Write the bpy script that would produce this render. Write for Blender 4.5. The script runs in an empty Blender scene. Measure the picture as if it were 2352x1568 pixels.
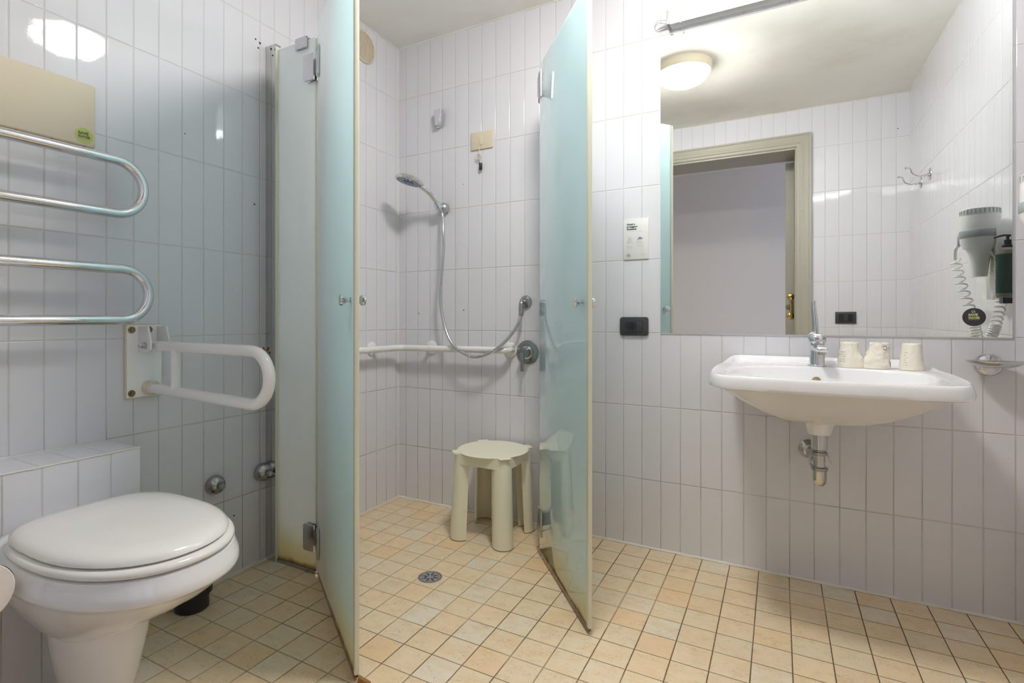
import bpy, bmesh, math, random
from mathutils import Vector, Matrix, noise
PI = math.pi
random.seed(7)
C = bpy.context.scene.collection
V = Vector

# ------------------------------------------------------------------ helpers
class Nodes:
    def __init__(s, mat):
        mat.use_nodes = True
        s.t = mat.node_tree
        s.t.nodes.clear()
        s.out = s.n('ShaderNodeOutputMaterial')
    def n(s, kind, **kw):
        x = s.t.nodes.new(kind)
        for k, v in kw.items():
            setattr(x, k, v)
        return x
    def put(s, sock, v):
        if hasattr(v, 'is_output'):
            s.t.links.new(v, sock)
        elif v is not None:
            sock.default_value = v
    def m(s, op, a, b=None, c=None, clamp=False):
        x = s.n('ShaderNodeMath', operation=op, use_clamp=clamp)
        s.put(x.inputs[0], a)
        if b is not None: s.put(x.inputs[1], b)
        if c is not None: s.put(x.inputs[2], c)
        return x.outputs[0]
    def mr(s, v, a, b, c=0.0, d=1.0, smooth=True):
        x = s.n('ShaderNodeMapRange', interpolation_type='SMOOTHSTEP' if smooth else 'LINEAR')
        s.put(x.inputs[0], v)
        for i, q in enumerate((a, b, c, d)): s.put(x.inputs[1+i], q)
        return x.outputs[0]
    def mix(s, f, a, b):
        x = s.n('ShaderNodeMix', data_type='RGBA')
        s.put(x.inputs[0], f); s.put(x.inputs[6], a); s.put(x.inputs[7], b)
        return x.outputs[2]
    def fmix(s, f, a, b):
        x = s.n('ShaderNodeMix', data_type='FLOAT')
        s.put(x.inputs[0], f); s.put(x.inputs[2], a); s.put(x.inputs[3], b)
        return x.outputs[0]
    def noise(s, vec, scale, detail=3, rough=.5, dim='3D'):
        x = s.n('ShaderNodeTexNoise', noise_dimensions=dim)
        s.put(x.inputs['Vector'], vec)
        x.inputs['Scale'].default_value = scale
        x.inputs['Detail'].default_value = detail
        x.inputs['Roughness'].default_value = rough
        return x.outputs[0]
    def xyz(s, v):
        x = s.n('ShaderNodeSeparateXYZ'); s.put(x.inputs[0], v); return x.outputs
    def vec(s, a, b, c):
        x = s.n('ShaderNodeCombineXYZ')
        for i, q in enumerate((a, b, c)): s.put(x.inputs[i], q)
        return x.outputs[0]
    def vm(s, op, a, b=None):
        x = s.n('ShaderNodeVectorMath', operation=op)
        s.put(x.inputs[0], a)
        if b is not None: s.put(x.inputs[1], b)
        return x.outputs[0]
    def bsdf(s, **kw):
        x = s.n('ShaderNodeBsdfPrincipled')
        names = dict(color='Base Color', rough='Roughness', metal='Metallic', ior='IOR', normal='Normal',
                     coat='Coat Weight', coatr='Coat Roughness', trans='Transmission Weight', sss='Subsurface Weight',
                     emc='Emission Color', ems='Emission Strength', alpha='Alpha', spec='Specular IOR Level')
        for k, v in kw.items(): s.put(x.inputs[names[k]], v)
        return x.outputs[0]
    def end(s, sh): s.t.links.new(sh, s.out.inputs[0])

def c4(c): return (c[0], c[1], c[2], 1.0)
MATS = {}
def mat(name, color, rough=.5, metal=0, coat=0, bump=0, bscale=60, spec=.5, var=0, ior=1.5):
    m = bpy.data.materials.new(name); MATS[name] = m
    N = Nodes(m)
    pos = N.n('ShaderNodeTexCoord').outputs['Object']
    nz = N.noise(pos, bscale, 4)
    col = N.mix(N.m('MULTIPLY', N.mr(nz, .35, .65), var), c4(color), c4([q*.8 for q in color])) if var else c4(color)
    nor = None
    if bump:
        b = N.n('ShaderNodeBump'); b.inputs['Strength'].default_value = 1; b.inputs['Distance'].default_value = bump
        N.put(b.inputs['Height'], nz); nor = b.outputs[0]
    r = N.fmix(nz, rough*.85, min(1, rough*1.15))
    sh = N.bsdf(color=col, rough=r, metal=metal, coat=coat, coatr=.05, spec=spec, ior=ior, normal=nor)
    N.end(sh)
    return m

def emit(name, color, strength):
    m = bpy.data.materials.new(name); MATS[name] = m
    N = Nodes(m)
    N.end(N.bsdf(color=c4((.9, .9, .9)), rough=.4, emc=c4(color), ems=strength))
    return m

# wall tile layout (metres)
TW, TH, TZ = .0757, .300, .278
def wall_tile(name):
    m = bpy.data.materials.new(name); MATS[name] = m
    N = Nodes(m)
    g = N.n('ShaderNodeNewGeometry')
    P = N.xyz(g.outputs['Position']); NN = N.xyz(g.outputs['True Normal'])
    ny = N.m('GREATER_THAN', N.m('ABSOLUTE', NN[1]), .5)
    nzz = N.m('GREATER_THAN', N.m('ABSOLUTE', NN[2]), .5)
    offx = N.fmix(N.m('LESS_THAN', P[1], -1.0), .0483, .0559)
    offy = N.fmix(N.m('LESS_THAN', P[1], -.806), -.2488, -1.6004)
    h = N.fmix(ny, N.m('SUBTRACT', P[1], offy), N.m('SUBTRACT', P[0], offx))
    hc = N.m('DIVIDE', h, TW); vc = N.m('DIVIDE', N.m('SUBTRACT', P[2], TZ), TH)
    hi = N.m('FLOOR', hc); vi = N.m('FLOOR', vc)
    hf = N.m('SUBTRACT', hc, hi); vf = N.m('SUBTRACT', vc, vi)
    dh = N.m('MULTIPLY', N.m('MINIMUM', hf, N.m('SUBTRACT', 1, hf)), TW)
    dv = N.m('MULTIPLY', N.m('MINIMUM', vf, N.m('SUBTRACT', 1, vf)), TH)
    dv = N.fmix(nzz, dv, 1.0)
    d = N.m('MINIMUM', dh, dv)
    pv = g.outputs['Position']
    d = N.m('ADD', d, N.m('MULTIPLY', N.m('SUBTRACT', N.noise(pv, 90, 2), .5), .0006))
    joint = N.mr(d, .0007, .0014, 1.0, 0.0)
    # per tile random
    wn = N.n('ShaderNodeTexWhiteNoise', noise_dimensions='3D')
    N.put(wn.inputs[0], N.vec(hi, vi, ny))
    rnd = wn.outputs[1]; rv = wn.outputs[0]
    wet = N.noise(pv, 3.2, 4, .6)
    low = N.mr(P[2], .95, .05)
    shower = N.m('MULTIPLY', N.m('LESS_THAN', P[0], .93), N.m('GREATER_THAN', P[1], -.83))
    grime = N.m('ADD', N.m('MULTIPLY', low, .55), N.m('MULTIPLY', N.m('MULTIPLY', shower, N.mr(P[2], 2.0, .6)), .35))
    grime = N.m('MULTIPLY', grime, N.mr(wet, .35, .62), clamp=True)
    gc = N.mix(grime, (.60, .58, .555, 1), (.15, .12, .095, 1))
    dirt = N.mr(N.noise(pv, 38, 4, .7), .62, .72)
    gc = N.mix(N.m('MULTIPLY', dirt, N.m('ADD', N.m('MULTIPLY', grime, .8), .05), clamp=True), gc, (.05, .04, .03, 1))
    base = N.mix(N.m('MULTIPLY', rv, .5), (.700, .695, .735, 1), (.722, .714, .745, 1))
    smear = N.mr(N.noise(pv, 2.1, 5, .6), .45, .75)
    base = N.mix(N.m('MULTIPLY', smear, .12), base, (.665, .655, .655, 1))
    col = N.mix(joint, base, gc)
    # normals
    tilt = N.vm('SCALE', N.vm('SUBTRACT', rnd, (.5, .5, .5)))
    tilt.node.inputs[3].default_value = .010
    nn = N.vm('NORMALIZE', N.vm('ADD', g.outputs['Normal'], tilt))
    hgt = N.m('ADD', N.mr(d, .0006, .0032), N.m('MULTIPLY', N.noise(pv, 14, 2), .35))
    hgt = N.m('ADD', hgt, N.m('MULTIPLY', N.noise(pv, 420, 1), .02))
    b = N.n('ShaderNodeBump'); b.inputs['Distance'].default_value = .0011; b.inputs['Strength'].default_value = 1
    N.put(b.inputs['Height'], hgt); N.put(b.inputs['Normal'], nn)
    r = N.fmix(joint, N.fmix(smear, .035, .07), .7)
    N.end(N.bsdf(color=col, rough=r, normal=b.outputs[0], ior=1.5))
    return m

def floor_tile(name):
    m = bpy.data.materials.new(name); MATS[name] = m
    N = Nodes(m)
    g = N.n('ShaderNodeNewGeometry'); pv = g.outputs['Position']; P = N.xyz(pv)
    F = .0981
    hc = N.m('DIVIDE', N.m('SUBTRACT', P[0], 1.7869), F); vc = N.m('DIVIDE', N.m('ADD', P[1], .1036), F)
    hi = N.m('FLOOR', hc); vi = N.m('FLOOR', vc)
    hf = N.m('SUBTRACT', hc, hi); vf = N.m('SUBTRACT', vc, vi)
    dh = N.m('MULTIPLY', N.m('MINIMUM', hf, N.m('SUBTRACT', 1, hf)), F)
    dv = N.m('MULTIPLY', N.m('MINIMUM', vf, N.m('SUBTRACT', 1, vf)), F)
    d = N.m('MINIMUM', dh, dv)
    d = N.m('ADD', d, N.m('MULTIPLY', N.m('SUBTRACT', N.noise(pv, 260, 3), .5), .0016))
    joint = N.mr(d, .0009, .0017, 1.0, 0.0)
    wn = N.n('ShaderNodeTexWhiteNoise', noise_dimensions='2D')
    N.put(wn.inputs[0], N.vec(hi, vi, 0))
    rv = wn.outputs[0]
    off = N.vm('MULTIPLY', wn.outputs[1], (7.3, 5.1, 3.7))
    pt = N.vm('ADD', pv, off)
    ramp = N.n('ShaderNodeValToRGB'); N.put(ramp.inputs[0], rv)
    e = ramp.color_ramp.elements
    cols = [(0, (.76, .65, .455)), (.16, (.82, .65, .42)), (.34, (.81, .665, .455)), (.5, (.77, .66, .465)),
            (.64, (.83, .67, .45)), (.78, (.81, .595, .345)), (.88, (.79, .68, .50)), (1, (.78, .715, .575))]
    e[0].position = 0; e[0].color = c4(cols[0][1]); e[1].position = 1; e[1].color = c4(cols[-1][1])
    for p, q in cols[1:-1]:
        x = e.new(p); x.color = c4(q)
    cloud = N.noise(N.vm('MULTIPLY', pt, (14, 26, 14)), 1, 5, .6)
    col = N.mix(N.m('MULTIPLY', N.mr(cloud, .38, .68), .55), ramp.outputs[0], (.76, .55, .31, 1))
    mx = N.n('ShaderNodeTexNoise', noise_dimensions='3D')
    N.put(mx.inputs['Vector'], N.vm('MULTIPLY', pt, (38, 75, 38))); mx.inputs['Scale'].default_value = 1
    mx.inputs['Detail'].default_value = 4; mx.inputs['Distortion'].default_value = 1.3
    vein = N.mr(N.m('ABSOLUTE', N.m('SUBTRACT', mx.outputs[0], .5)), .004, .022, 1.0, 0.0)
    vein = N.m('MULTIPLY', vein, N.mr(N.noise(pt, 26, 3), .42, .60))
    col = N.mix(N.m('MULTIPLY', vein, .6), col, (.40, .30, .18, 1))
    worn = N.noise(pv, 2.6, 4, .6)
    dirty = N.mr(N.m('ADD', worn, N.m('MULTIPLY', N.m('SUBTRACT', P[0], .9), .12)), .40, .62)
    sh = N.m('MULTIPLY', N.m('LESS_THAN', P[0], .92), N.m('GREATER_THAN', P[1], -.82))
    dirty = N.m('MULTIPLY', dirty, N.fmix(sh, 1.0, .12))
    ysel = N.m('MULTIPLY', N.m('LESS_THAN', dh, dv), .35)
    gcol = N.mix(N.m('ADD', N.m('MULTIPLY', dirty, .7), N.m('MULTIPLY', ysel, dirty), clamp=True), (.44, .33, .20, 1), (.105, .062, .025, 1))
    col = N.mix(joint, col, gcol)
    b = N.n('ShaderNodeBump'); b.inputs['Distance'].default_value = .0012
    hgt = N.m('ADD', N.mr(d, .0006, .0035), N.m('MULTIPLY', N.noise(N.vm('MULTIPLY', pt, (60, 140, 60)), 1, 4), .25))
    N.put(b.inputs['Height'], hgt)
    N.end(N.bsdf(color=col, rough=N.fmix(joint, .42, .8), normal=b.outputs[0]))
    return m

def paint(name, color, rough=.7, stain=(.5, .46, .4), amt=.35, bump=.0015):
    m = bpy.data.materials.new(name); MATS[name] = m
    N = Nodes(m)
    g = N.n('ShaderNodeNewGeometry'); pv = g.outputs['Position']
    s1 = N.mr(N.noise(pv, 1.7, 5, .6), .42, .72)
    col = N.mix(N.m('MULTIPLY', s1, amt), c4(color), c4(stain))
    b = N.n('ShaderNodeBump'); b.inputs['Distance'].default_value = bump
    N.put(b.inputs['Height'], N.m('ADD', N.noise(pv, 7, 3), N.m('MULTIPLY', N.noise(pv, 120, 3), .1)))
    N.end(N.bsdf(color=col, rough=rough, normal=b.outputs[0], spec=.3))
    return m

def frosted(name, tint, through, stain=True, gloss=.02):
    """Frosted glass: light spreads inside, the surface stays smooth and reflects."""
    m = bpy.data.materials.new(name); MATS[name] = m
    N = Nodes(m)
    g = N.n('ShaderNodeNewGeometry'); pv = g.outputs['Position']; P = N.xyz(pv)
    col = c4(tint)
    if stain:
        nz = N.noise(N.vm('MULTIPLY', pv, (9, 9, 3)), 1, 5, .65)
        k = N.m('MULTIPLY', N.mr(N.m('ADD', P[2], N.m('MULTIPLY', nz, -.16)), .095, -.07), .8, clamp=True)
        col = N.mix(k, col, (.80, .74, .42, 1))
        k2 = N.m('MULTIPLY', N.mr(N.m('ADD', P[2], N.m('MULTIPLY', N.noise(pv, 22, 4), -.05)), .012, -.012), .9)
        col = N.mix(k2, col, (.42, .24, .07, 1))
    df = N.n('ShaderNodeBsdfDiffuse'); N.put(df.inputs[0], col)
    tr = N.n('ShaderNodeBsdfTranslucent'); N.put(tr.inputs[0], col)
    rf = N.n('ShaderNodeBsdfRefraction'); N.put(rf.inputs[0], col); rf.inputs['Roughness'].default_value = .5; rf.inputs['IOR'].default_value = 1.25
    mx = N.n('ShaderNodeMixShader'); mx.inputs[0].default_value = through
    N.put(mx.inputs[1], df.outputs[0]); N.put(mx.inputs[2], tr.outputs[0])
    m3 = N.n('ShaderNodeMixShader'); m3.inputs[0].default_value = .3
    N.put(m3.inputs[1], mx.outputs[0]); N.put(m3.inputs[2], rf.outputs[0])
    fr = N.n('ShaderNodeFresnel'); fr.inputs[0].default_value = 1.75; bf = N.m('SUBTRACT', 1, g.outputs['Backfacing'])
    gl = N.n('ShaderNodeBsdfGlossy'); gl.inputs['Roughness'].default_value = gloss; gl.inputs[0].default_value = (1, 1, 1, 1)
    m2 = N.n('ShaderNodeMixShader'); N.put(m2.inputs[0], N.m('MULTIPLY', fr.outputs[0], bf))
    N.put(m2.inputs[1], m3.outputs[0]); N.put(m2.inputs[2], gl.outputs[0])
    N.end(m2.outputs[0])
    return m

wall_tile('wall_tile'); floor_tile('floor_tile')
paint('ceiling_paint', (.87, .845, .79), stain=(.70, .65, .565), amt=.55)
paint('corridor_paint', (.92, .85, .78), amt=.03)
paint('caulk', (.78, .76, .70), rough=.5, stain=(.45, .38, .27), amt=.4, bump=.002)
mat('door_paint', (.40, .375, .31), .42, var=.15)
mat('ceramic', (.80, .80, .81), .07, coat=.3, bump=.00012, bscale=18)
mat('seat_plastic', (.78, .76, .73), .13, coat=.3, bump=.0001, bscale=20)
mat('chrome', (.72, .73, .75), .08, metal=1, bump=.00003, bscale=40)
mat('brushed_chrome', (.60, .60, .62), .26, metal=1)
mat('steel', (.62, .60, .57), .16, metal=1, bump=.00004, bscale=30)
mat('old_chrome', (.46, .46, .45), .20, metal=1, bump=.0003, bscale=90, var=.6)
mat('profile_chrome', (.62, .62, .60), .04, metal=1, bump=.0004, bscale=3)
mat('enamel', (.80, .79, .77), .17, coat=.4)
mat('white_plastic', (.90, .90, .87), .3)
mat('grey_plastic', (.42, .45, .46), .35)
mat('cream_plastic', (.66, .58, .44), .6, bump=.0001, bscale=120)
mat('yellowed_plastic', (.66, .60, .46), .4)
mat('stool_plastic', (.82, .79, .62), .38, bump=.00015, bscale=150)
mat('rubber', (.22, .20, .15), .8)
mat('black_plastic', (.018, .018, .022), .32)
mat('dark_grey_plastic', (.045, .047, .052), .38)
mat('brass', (.70, .48, .16), .18, metal=1)
mat('old_brass', (.30, .24, .12), .4, metal=1, var=.5)
mat('fixture_grey', (.42, .42, .43), .4)
mat('dark', (.02, .018, .015), .7)
mat('nozzle_blue', (.10, .14, .32), .4)
mat('nozzle_face', (.36, .38, .40), .3)
mat('paper', (.80, .75, .65), .85, bump=.002, bscale=55)
mat('tissue', (.80, .74, .68), .9, bump=.0008, bscale=140)
mat('card', (.74, .73, .71), .25, coat=.2)
mat('ink', (.06, .06, .065), .6)
mat('ink_grey', (.42, .42, .43), .6)
mat('ink_blue', (.22, .24, .36), .6)
mat('sticker_green', (.46, .52, .13), .4)
mat('sticker_dark', (.035, .035, .042), .35)
mat('lime_print', (.52, .78, .05), .4)
mat('pale_print', (.62, .66, .25), .4)
mat('white_print', (.66, .70, .70), .4)
mat('olive_print', (.10, .10, .02), .5)
mat('seal', (.66, .66, .52), .3, coat=.2)
mat('bottle_label', (.010, .040, .022), .22, coat=.3)
mat('bottle_body', (.20, .17, .15), .15, coat=.3)
mat('red_dot', (.6, .05, .04), .3)
mat('blue_dot', (.05, .08, .5), .3)
mat('cord', (.66, .62, .54), .7)
mat('rust', (.32, .15, .045), .8, var=.5)
frosted('frosted_door_glass', (.735, .880, .895), .80)
frosted('etched_door_glass', (.735, .880, .895), .80, gloss=.5)
frosted('frosted_panel_glass', (.92, .965, .96), .66)
frosted('etched_panel_glass', (.92, .965, .96), .66, gloss=.5)
emit('tube_light', (.95, .98, 1.0), 52)
emit('dome_light', (1.0, .975, .94), 106)
emit('end_glow', (.62, .95, .86), 2.2)
m = bpy.data.materials.new('mirror_silver'); MATS['mirror_silver'] = m
N = Nodes(m); N.end(N.bsdf(color=(.86, .885, .865, 1), metal=1, rough=.0))
m = bpy.data.materials.new('clear_glass'); MATS['clear_glass'] = m
N = Nodes(m); N.end(N.bsdf(color=(.95, .97, .96, 1), rough=.02, trans=1, ior=1.45))

# ------------------------------------------------------------------ mesh building
def catmull(p, n=8, closed=False):
    p = [V(q) for q in p]; out = []
    L = len(p); rng = range(L if closed else L-1)
    for i in rng:
        if closed: a, b, c, d = p[(i-1) % L], p[i], p[(i+1) % L], p[(i+2) % L]
        else:
            a = p[i-1] if i else p[0]*2-p[1]; b = p[i]; c = p[i+1]; d = p[i+2] if i+2 < L else p[-1]*2-p[-2]
        for k in range(n):
            t = k/n
            out.append(.5*((2*b)+(c-a)*t+(2*a-5*b+4*c-d)*t*t+(3*b-a-3*c+d)*t**3))
    if not closed: out.append(p[-1])
    return out
def fillet(p, r, n=8):
    p = [V(q) for q in p]; out = [p[0]]
    for i in range(1, len(p)-1):
        a, b, c = p[i-1], p[i], p[i+1]
        u = (a-b).normalized(); w = (c-b).normalized()
        ang = u.angle(w); t = min(r/math.tan(ang/2), (a-b).length*.499, (c-b).length*.499); rr = t*math.tan(ang/2)
        cen = b+(u+w).normalized()*(rr/math.sin(ang/2))
        s = b+u*t-cen; e = b+w*t-cen
        for k in range(n+1):
            f = k/n; th = s.angle(e)
            out.append(cen+(s*math.sin((1-f)*th)+e*math.sin(f*th))/math.sin(th))
    out.append(p[-1]); return out

class MB:
    def __init__(s): s.v = []; s.f = []; s.mi = []
    def add(s, vs, fs, mi=0):
        o = len(s.v); s.v += [V(q) for q in vs]; s.f += [[i+o for i in q] for q in fs]; s.mi += [mi]*len(fs); return s
    def bm(s, bm, mi=0, M=None):
        bm.verts.index_update()
        vs = [(M @ q.co) if M else q.co.copy() for q in bm.verts]
        fs = [[q.index for q in f.verts] for f in bm.faces]
        bm.free(); return s.add(vs, fs, mi)
    def box(s, x0, x1, y0, y1, z0, z1, bev=0, seg=3, mi=0, M=None):
        b = bmesh.new(); bmesh.ops.create_cube(b, size=1)
        for q in b.verts: q.co = V(((x0+x1)/2+q.co.x*(x1-x0), (y0+y1)/2+q.co.y*(y1-y0), (z0+z1)/2+q.co.z*(z1-z0)))
        if bev: bmesh.ops.bevel(b, geom=b.edges[:], offset=bev, segments=seg, profile=.5, affect='EDGES')
        return s.bm(b, mi, M)
    def loft(s, rings, c0=True, c1=True, mi=0, wrap=True):
        n = len(rings[0]); vs = [q for r in rings for q in r]; fs = []
        for i in range(len(rings)-1):
            for k in range(n if wrap else n-1):
                a = i*n+k; b = i*n+(k+1) % n
                fs.append([a, b, b+n, a+n])
        if c0: fs.append(list(range(n))[::-1])
        if c1: fs.append([(len(rings)-1)*n+k for k in range(n)])
        return s.add(vs, fs, mi)
    def tube(s, pts, r, seg=16, caps=True, mi=0, flat=1.0):
        pts = [V(p) for p in pts]; n = len(pts); rings = []
        t = (pts[1]-pts[0]).normalized()
        up = V((0, 0, 1)) if abs(t.z) < .9 else V((1, 0, 0))
        nx = t.cross(up).normalized()
        for i, p in enumerate(pts):
            tt = (pts[min(i+1, n-1)]-pts[max(i-1, 0)]).normalized()
            nx = (nx-tt*nx.dot(tt)).normalized(); ny = tt.cross(nx)
            rr = r(i/(n-1)) if callable(r) else r
            rings.append([p+nx*math.cos(2*PI*k/seg)*rr+ny*math.sin(2*PI*k/seg)*rr*flat for k in range(seg)])
        return s.loft(rings, caps, caps, mi)
    def lathe(s, prof, o=(0, 0, 0), ax=(0, 0, 1), seg=32, mi=0, caps=True, sx=1, sy=1, up=None):
        o = V(o); ax = V(ax).normalized()
        u = V(up) if up else (V((0, 0, 1)) if abs(ax.z) < .9 else V((1, 0, 0)))
        a = ax.cross(u).normalized(); b = ax.cross(a)
        rings = [[o+ax*h+a*r*sx*math.cos(2*PI*k/seg)+b*r*sy*math.sin(2*PI*k/seg) for k in range(seg)] for r, h in prof]
        return s.loft(rings, caps, caps, mi)
    def prism(s, poly, a, b, o=(0, 0, 0), X=(1, 0, 0), Y=(0, 0, 1), bev=0, mi=0):
        """polygon in the X,Y plane, extruded from a to b along X x Y"""
        X = V(X); Y = V(Y); Z = X.cross(Y); o = V(o)
        bm_ = bmesh.new()
        lo = [bm_.verts.new(o+X*p[0]+Y*p[1]+Z*a) for p in poly]; hi = [bm_.verts.new(o+X*p[0]+Y*p[1]+Z*b) for p in poly]
        n = len(poly)
        bm_.faces.new(lo[::-1]); bm_.faces.new(hi)
        for k in range(n): bm_.faces.new([lo[k], lo[(k+1) % n], hi[(k+1) % n], hi[k]])
        if bev:
            ed = [e for e in bm_.edges if (e.verts[0] in lo) == (e.verts[1] in lo)]
            bmesh.ops.bevel(bm_, geom=ed, offset=bev, segments=2, profile=.5, affect='EDGES')
        return s.bm(bm_, mi)

ROOT = {}
def link(o, parent=None):
    C.objects.link(o)
    if parent: o.parent = parent
    return o
def org(parent):
    o = V((0, 0, 0))
    p = parent
    while p: o += p.location; p = p.parent
    return o
def part(name, mb, mats, parent=None, loc=None, angle=35):
    me = bpy.data.meshes.new(name)
    o_ = org(parent)+(V(loc) if loc else V((0, 0, 0)))
    me.from_pydata([v-o_ for v in mb.v], [], mb.f)
    bm_ = bmesh.new(); bm_.from_mesh(me); bmesh.ops.recalc_face_normals(bm_, faces=bm_.faces); bm_.to_mesh(me); bm_.free()
    for k in (mats if isinstance(mats, (list, tuple)) else [mats]): me.materials.append(MATS[k])
    if len(me.materials) > 1: me.polygons.foreach_set('material_index', mb.mi)
    me.polygons.foreach_set('use_smooth', [True]*len(me.polygons))
    me.set_sharp_from_angle(angle=math.radians(angle))
    me.update()
    o = bpy.data.objects.new(name, me)
    if loc: o.location = loc
    return link(o, parent)
def tag(o, label=None, cat=None, group=None, kind=None):
    if label: o['label'] = label
    if cat: o['category'] = cat
    if group: o['group'] = group
    if kind: o['kind'] = kind
    return o
def thing(name, label, cat, loc, group=None):
    o = bpy.data.objects.new(name, None); o.location = loc; o.empty_display_size = .05
    link(o); return tag(o, label, cat, group)
def struct(name, mb, mats, angle=35): return tag(part(name, mb, mats, angle=angle), kind='structure')

def text_mb(mb, body, o, X, Y, size, mi=0, off=0.0, align='LEFT', sx=1.0, ext=.00008, space=1.0):
    cu = bpy.data.curves.new('t', 'FONT'); cu.body = body; cu.size = size; cu.offset = off; cu.extrude = ext
    cu.align_x = align; cu.space_character = space; cu.resolution_u = 3
    ob = bpy.data.objects.new('t', cu); C.objects.link(ob)
    dg = bpy.context.evaluated_depsgraph_get(); me = bpy.data.meshes.new_from_object(ob.evaluated_get(dg))
    X = V(X).normalized(); Y = V(Y).normalized(); Z = X.cross(Y); o = V(o)
    mb.add([o+X*v.co.x*sx+Y*v.co.y+Z*v.co.z for v in me.vertices], [list(p.vertices) for p in me.polygons], mi)
    bpy.data.objects.remove(ob); bpy.data.curves.remove(cu); bpy.data.meshes.remove(me)
    return mb
def rounded(w, h, r, n=6, cx=0, cy=0):
    out = []
    for (a, b, s) in ((w/2-r, h/2-r, 0), (-w/2+r, h/2-r, PI/2), (-w/2+r, -h/2+r, PI), (w/2-r, -h/2+r, 1.5*PI)):
        for k in range(n+1): out.append((cx+a+r*math.cos(s+k/n*PI/2), cy+b+r*math.sin(s+k/n*PI/2)))
    return out
def ring_outline(r, n=32, cx=0, cy=0, sx=1): return [(cx+r*sx*math.cos(2*PI*k/n), cy+r*math.sin(2*PI*k/n)) for k in range(n)]
def sst(a, b, x):
    t = max(0, min(1, (x-a)/(b-a))); return t*t*(3-2*t)

# ------------------------------------------------------------------ setting
XR, YF, ZC = 2.47, -1.946, 2.351
struct('floor', MB().box(-.1, XR+.1, -2.32, .1, -.08, 0), 'floor_tile')
struct('floor_corridor', MB().box(-.6, 3.8, -3.75, -2.32, -.08, -.002), 'corridor_paint')
struct('wall_back', MB().box(-.1, XR+.1, 0, .1, 0, ZC), 'wall_tile')
wl = struct('wall_left', MB().box(-.1, 0, YF-.35, 0, 0, ZC), 'wall_tile')
struct('wall_right', MB().box(XR, XR+.1, YF-.35, 0, 0, ZC), 'wall_tile')
OX0, OX1, OZ, YB = .85, 1.856, 2.095, -2.31
w = MB()
w.box(0, OX0, YB, YF, 0, ZC); w.box(OX1, XR, -2.235, YF, 0, ZC); w.box(OX1, XR, YB, -2.305, 0, ZC); w.box(OX0, OX1, YB, YF, OZ, ZC)
struct('wall_front', w, 'wall_tile')
struct('ceiling', MB().box(-.1, XR+.1, YB, .1, ZC, ZC+.1), 'ceiling_paint')
w = MB(); w.box(-.6, 3.8, -3.85, -3.75, -.1, 2.6)
struct('wall_corridor', w, 'corridor_paint')
struct('ceiling_corridor', MB().box(-.6, 3.8, -3.75, YB, 2.5, 2.6), 'ceiling_paint')
struct('wall_corridor_end', MB().box(-.7, -.6, -3.85, YB, -.1, 2.6), 'corridor_paint')
w = MB(); w.box(-.6, 0, YB-.02, YB, 0, 2.5); w.box(0, OX0-.001, YB-.012, YB-.001, 0, 2.5); w.box(OX1+.001, 3.8, YB-.012, YB-.001, 0, 2.5); w.box(OX0-.001, OX1+.001, YB-.012, YB-.001, OZ, 2.5)
struct('wall_corridor_inner', w, 'corridor_paint')
# boxed-in pipe ledge behind the toilet
LX, LZ, LY = .185, .578, -1.375
struct('wall_ledge', MB().box(0, LX, YF, LY, 0, LZ, .0015, 1), 'wall_tile')
# caulk lines
def bead(p, q, r, n=60, seed=0):
    p = V(p); q = V(q); pts = [p.lerp(q, i/n) for i in range(n+1)]
    return MB().tube([a+V((noise.noise(a*23+V((seed, 0, 0))), noise.noise(a*19+V((0, seed, 3))), noise.noise(a*21)))*r*.35 for a in pts],
                     lambda t: r*(1+.5*noise.noise(V((t*37, seed, 0)))), 8)
for nm, a, b, r in (('trim_1', (0, 0, .001), (XR, 0, .001), .0065), ('trim_2', (0, 0, .001), (0, LY, .001), .0065),
                    ('trim_3', (0, 0, ZC), (XR, 0, ZC), .005), ('trim_4', (0, 0, ZC), (0, YF, ZC), .005), ('trim_5', (XR, 0, ZC), (XR, YF, ZC), .004),
                    ('trim_6', (0, YF, ZC), (XR, YF, ZC), .004), ('trim_7', (0, 0, 0), (0, 0, ZC), .003), ('trim_8', (LX, LY, LZ), (LX, YF, LZ), .0022),
                    ('trim_9', (0, LY, LZ), (0, YF, LZ), .0022)):
    struct(nm, bead(a, b, r, seed=ord(nm[-1])), 'caulk')

# door opening with its casing and the sliding leaf
d = bpy.data.objects.new('door_1', None); d.location = (1.35, YF, 0); link(d); tag(d, kind='structure')
CW = .088
def casing():
    prof = [(0, 0), (0, .012), (.006, .016), (.018, .016), (.026, .021), (.040, .021), (.050, .017), (.072, .017), (.078, .022), (CW, .022), (CW, 0)]
    mb = MB()
    paths = [(OX0, 0, -1, 0), (OX0, OZ, -1, 1), (OX1, OZ, 1, 1), (OX1, 0, 1, 0)]
    rings = [[V((x+sx*a, YF+b, z+sz*a)) for a, b in prof] for x, z, sx, sz in paths]
    return mb.loft(rings)
part('door_casing', casing(), 'door_paint', d, angle=25)
j = MB(); j.box(OX0, OX0+.012, -2.235, YF+.004, 0, OZ); j.box(OX0, OX1, -2.235, YF+.004, OZ-.012, OZ); j.box(OX1-.006, OX1, -2.235, YF+.004, 0, OZ-.012)
part('door_jamb', j, 'door_paint', d)
lf = part('door_leaf', MB().box(1.796, OX1+.36, -2.295, -2.25, .01, OZ-.02, .002, 1), 'door_paint', d)
h = MB()
hx, hy = 1.836, -2.25
for z in (.955, 1.095):
    h.lathe([(.001, 0), (.022, 0), (.024, .003), (.019, .007), (.012, .009), (.010, .020), (.001, .022)], (hx-.008, hy, z), (0, 1, 0))
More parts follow.
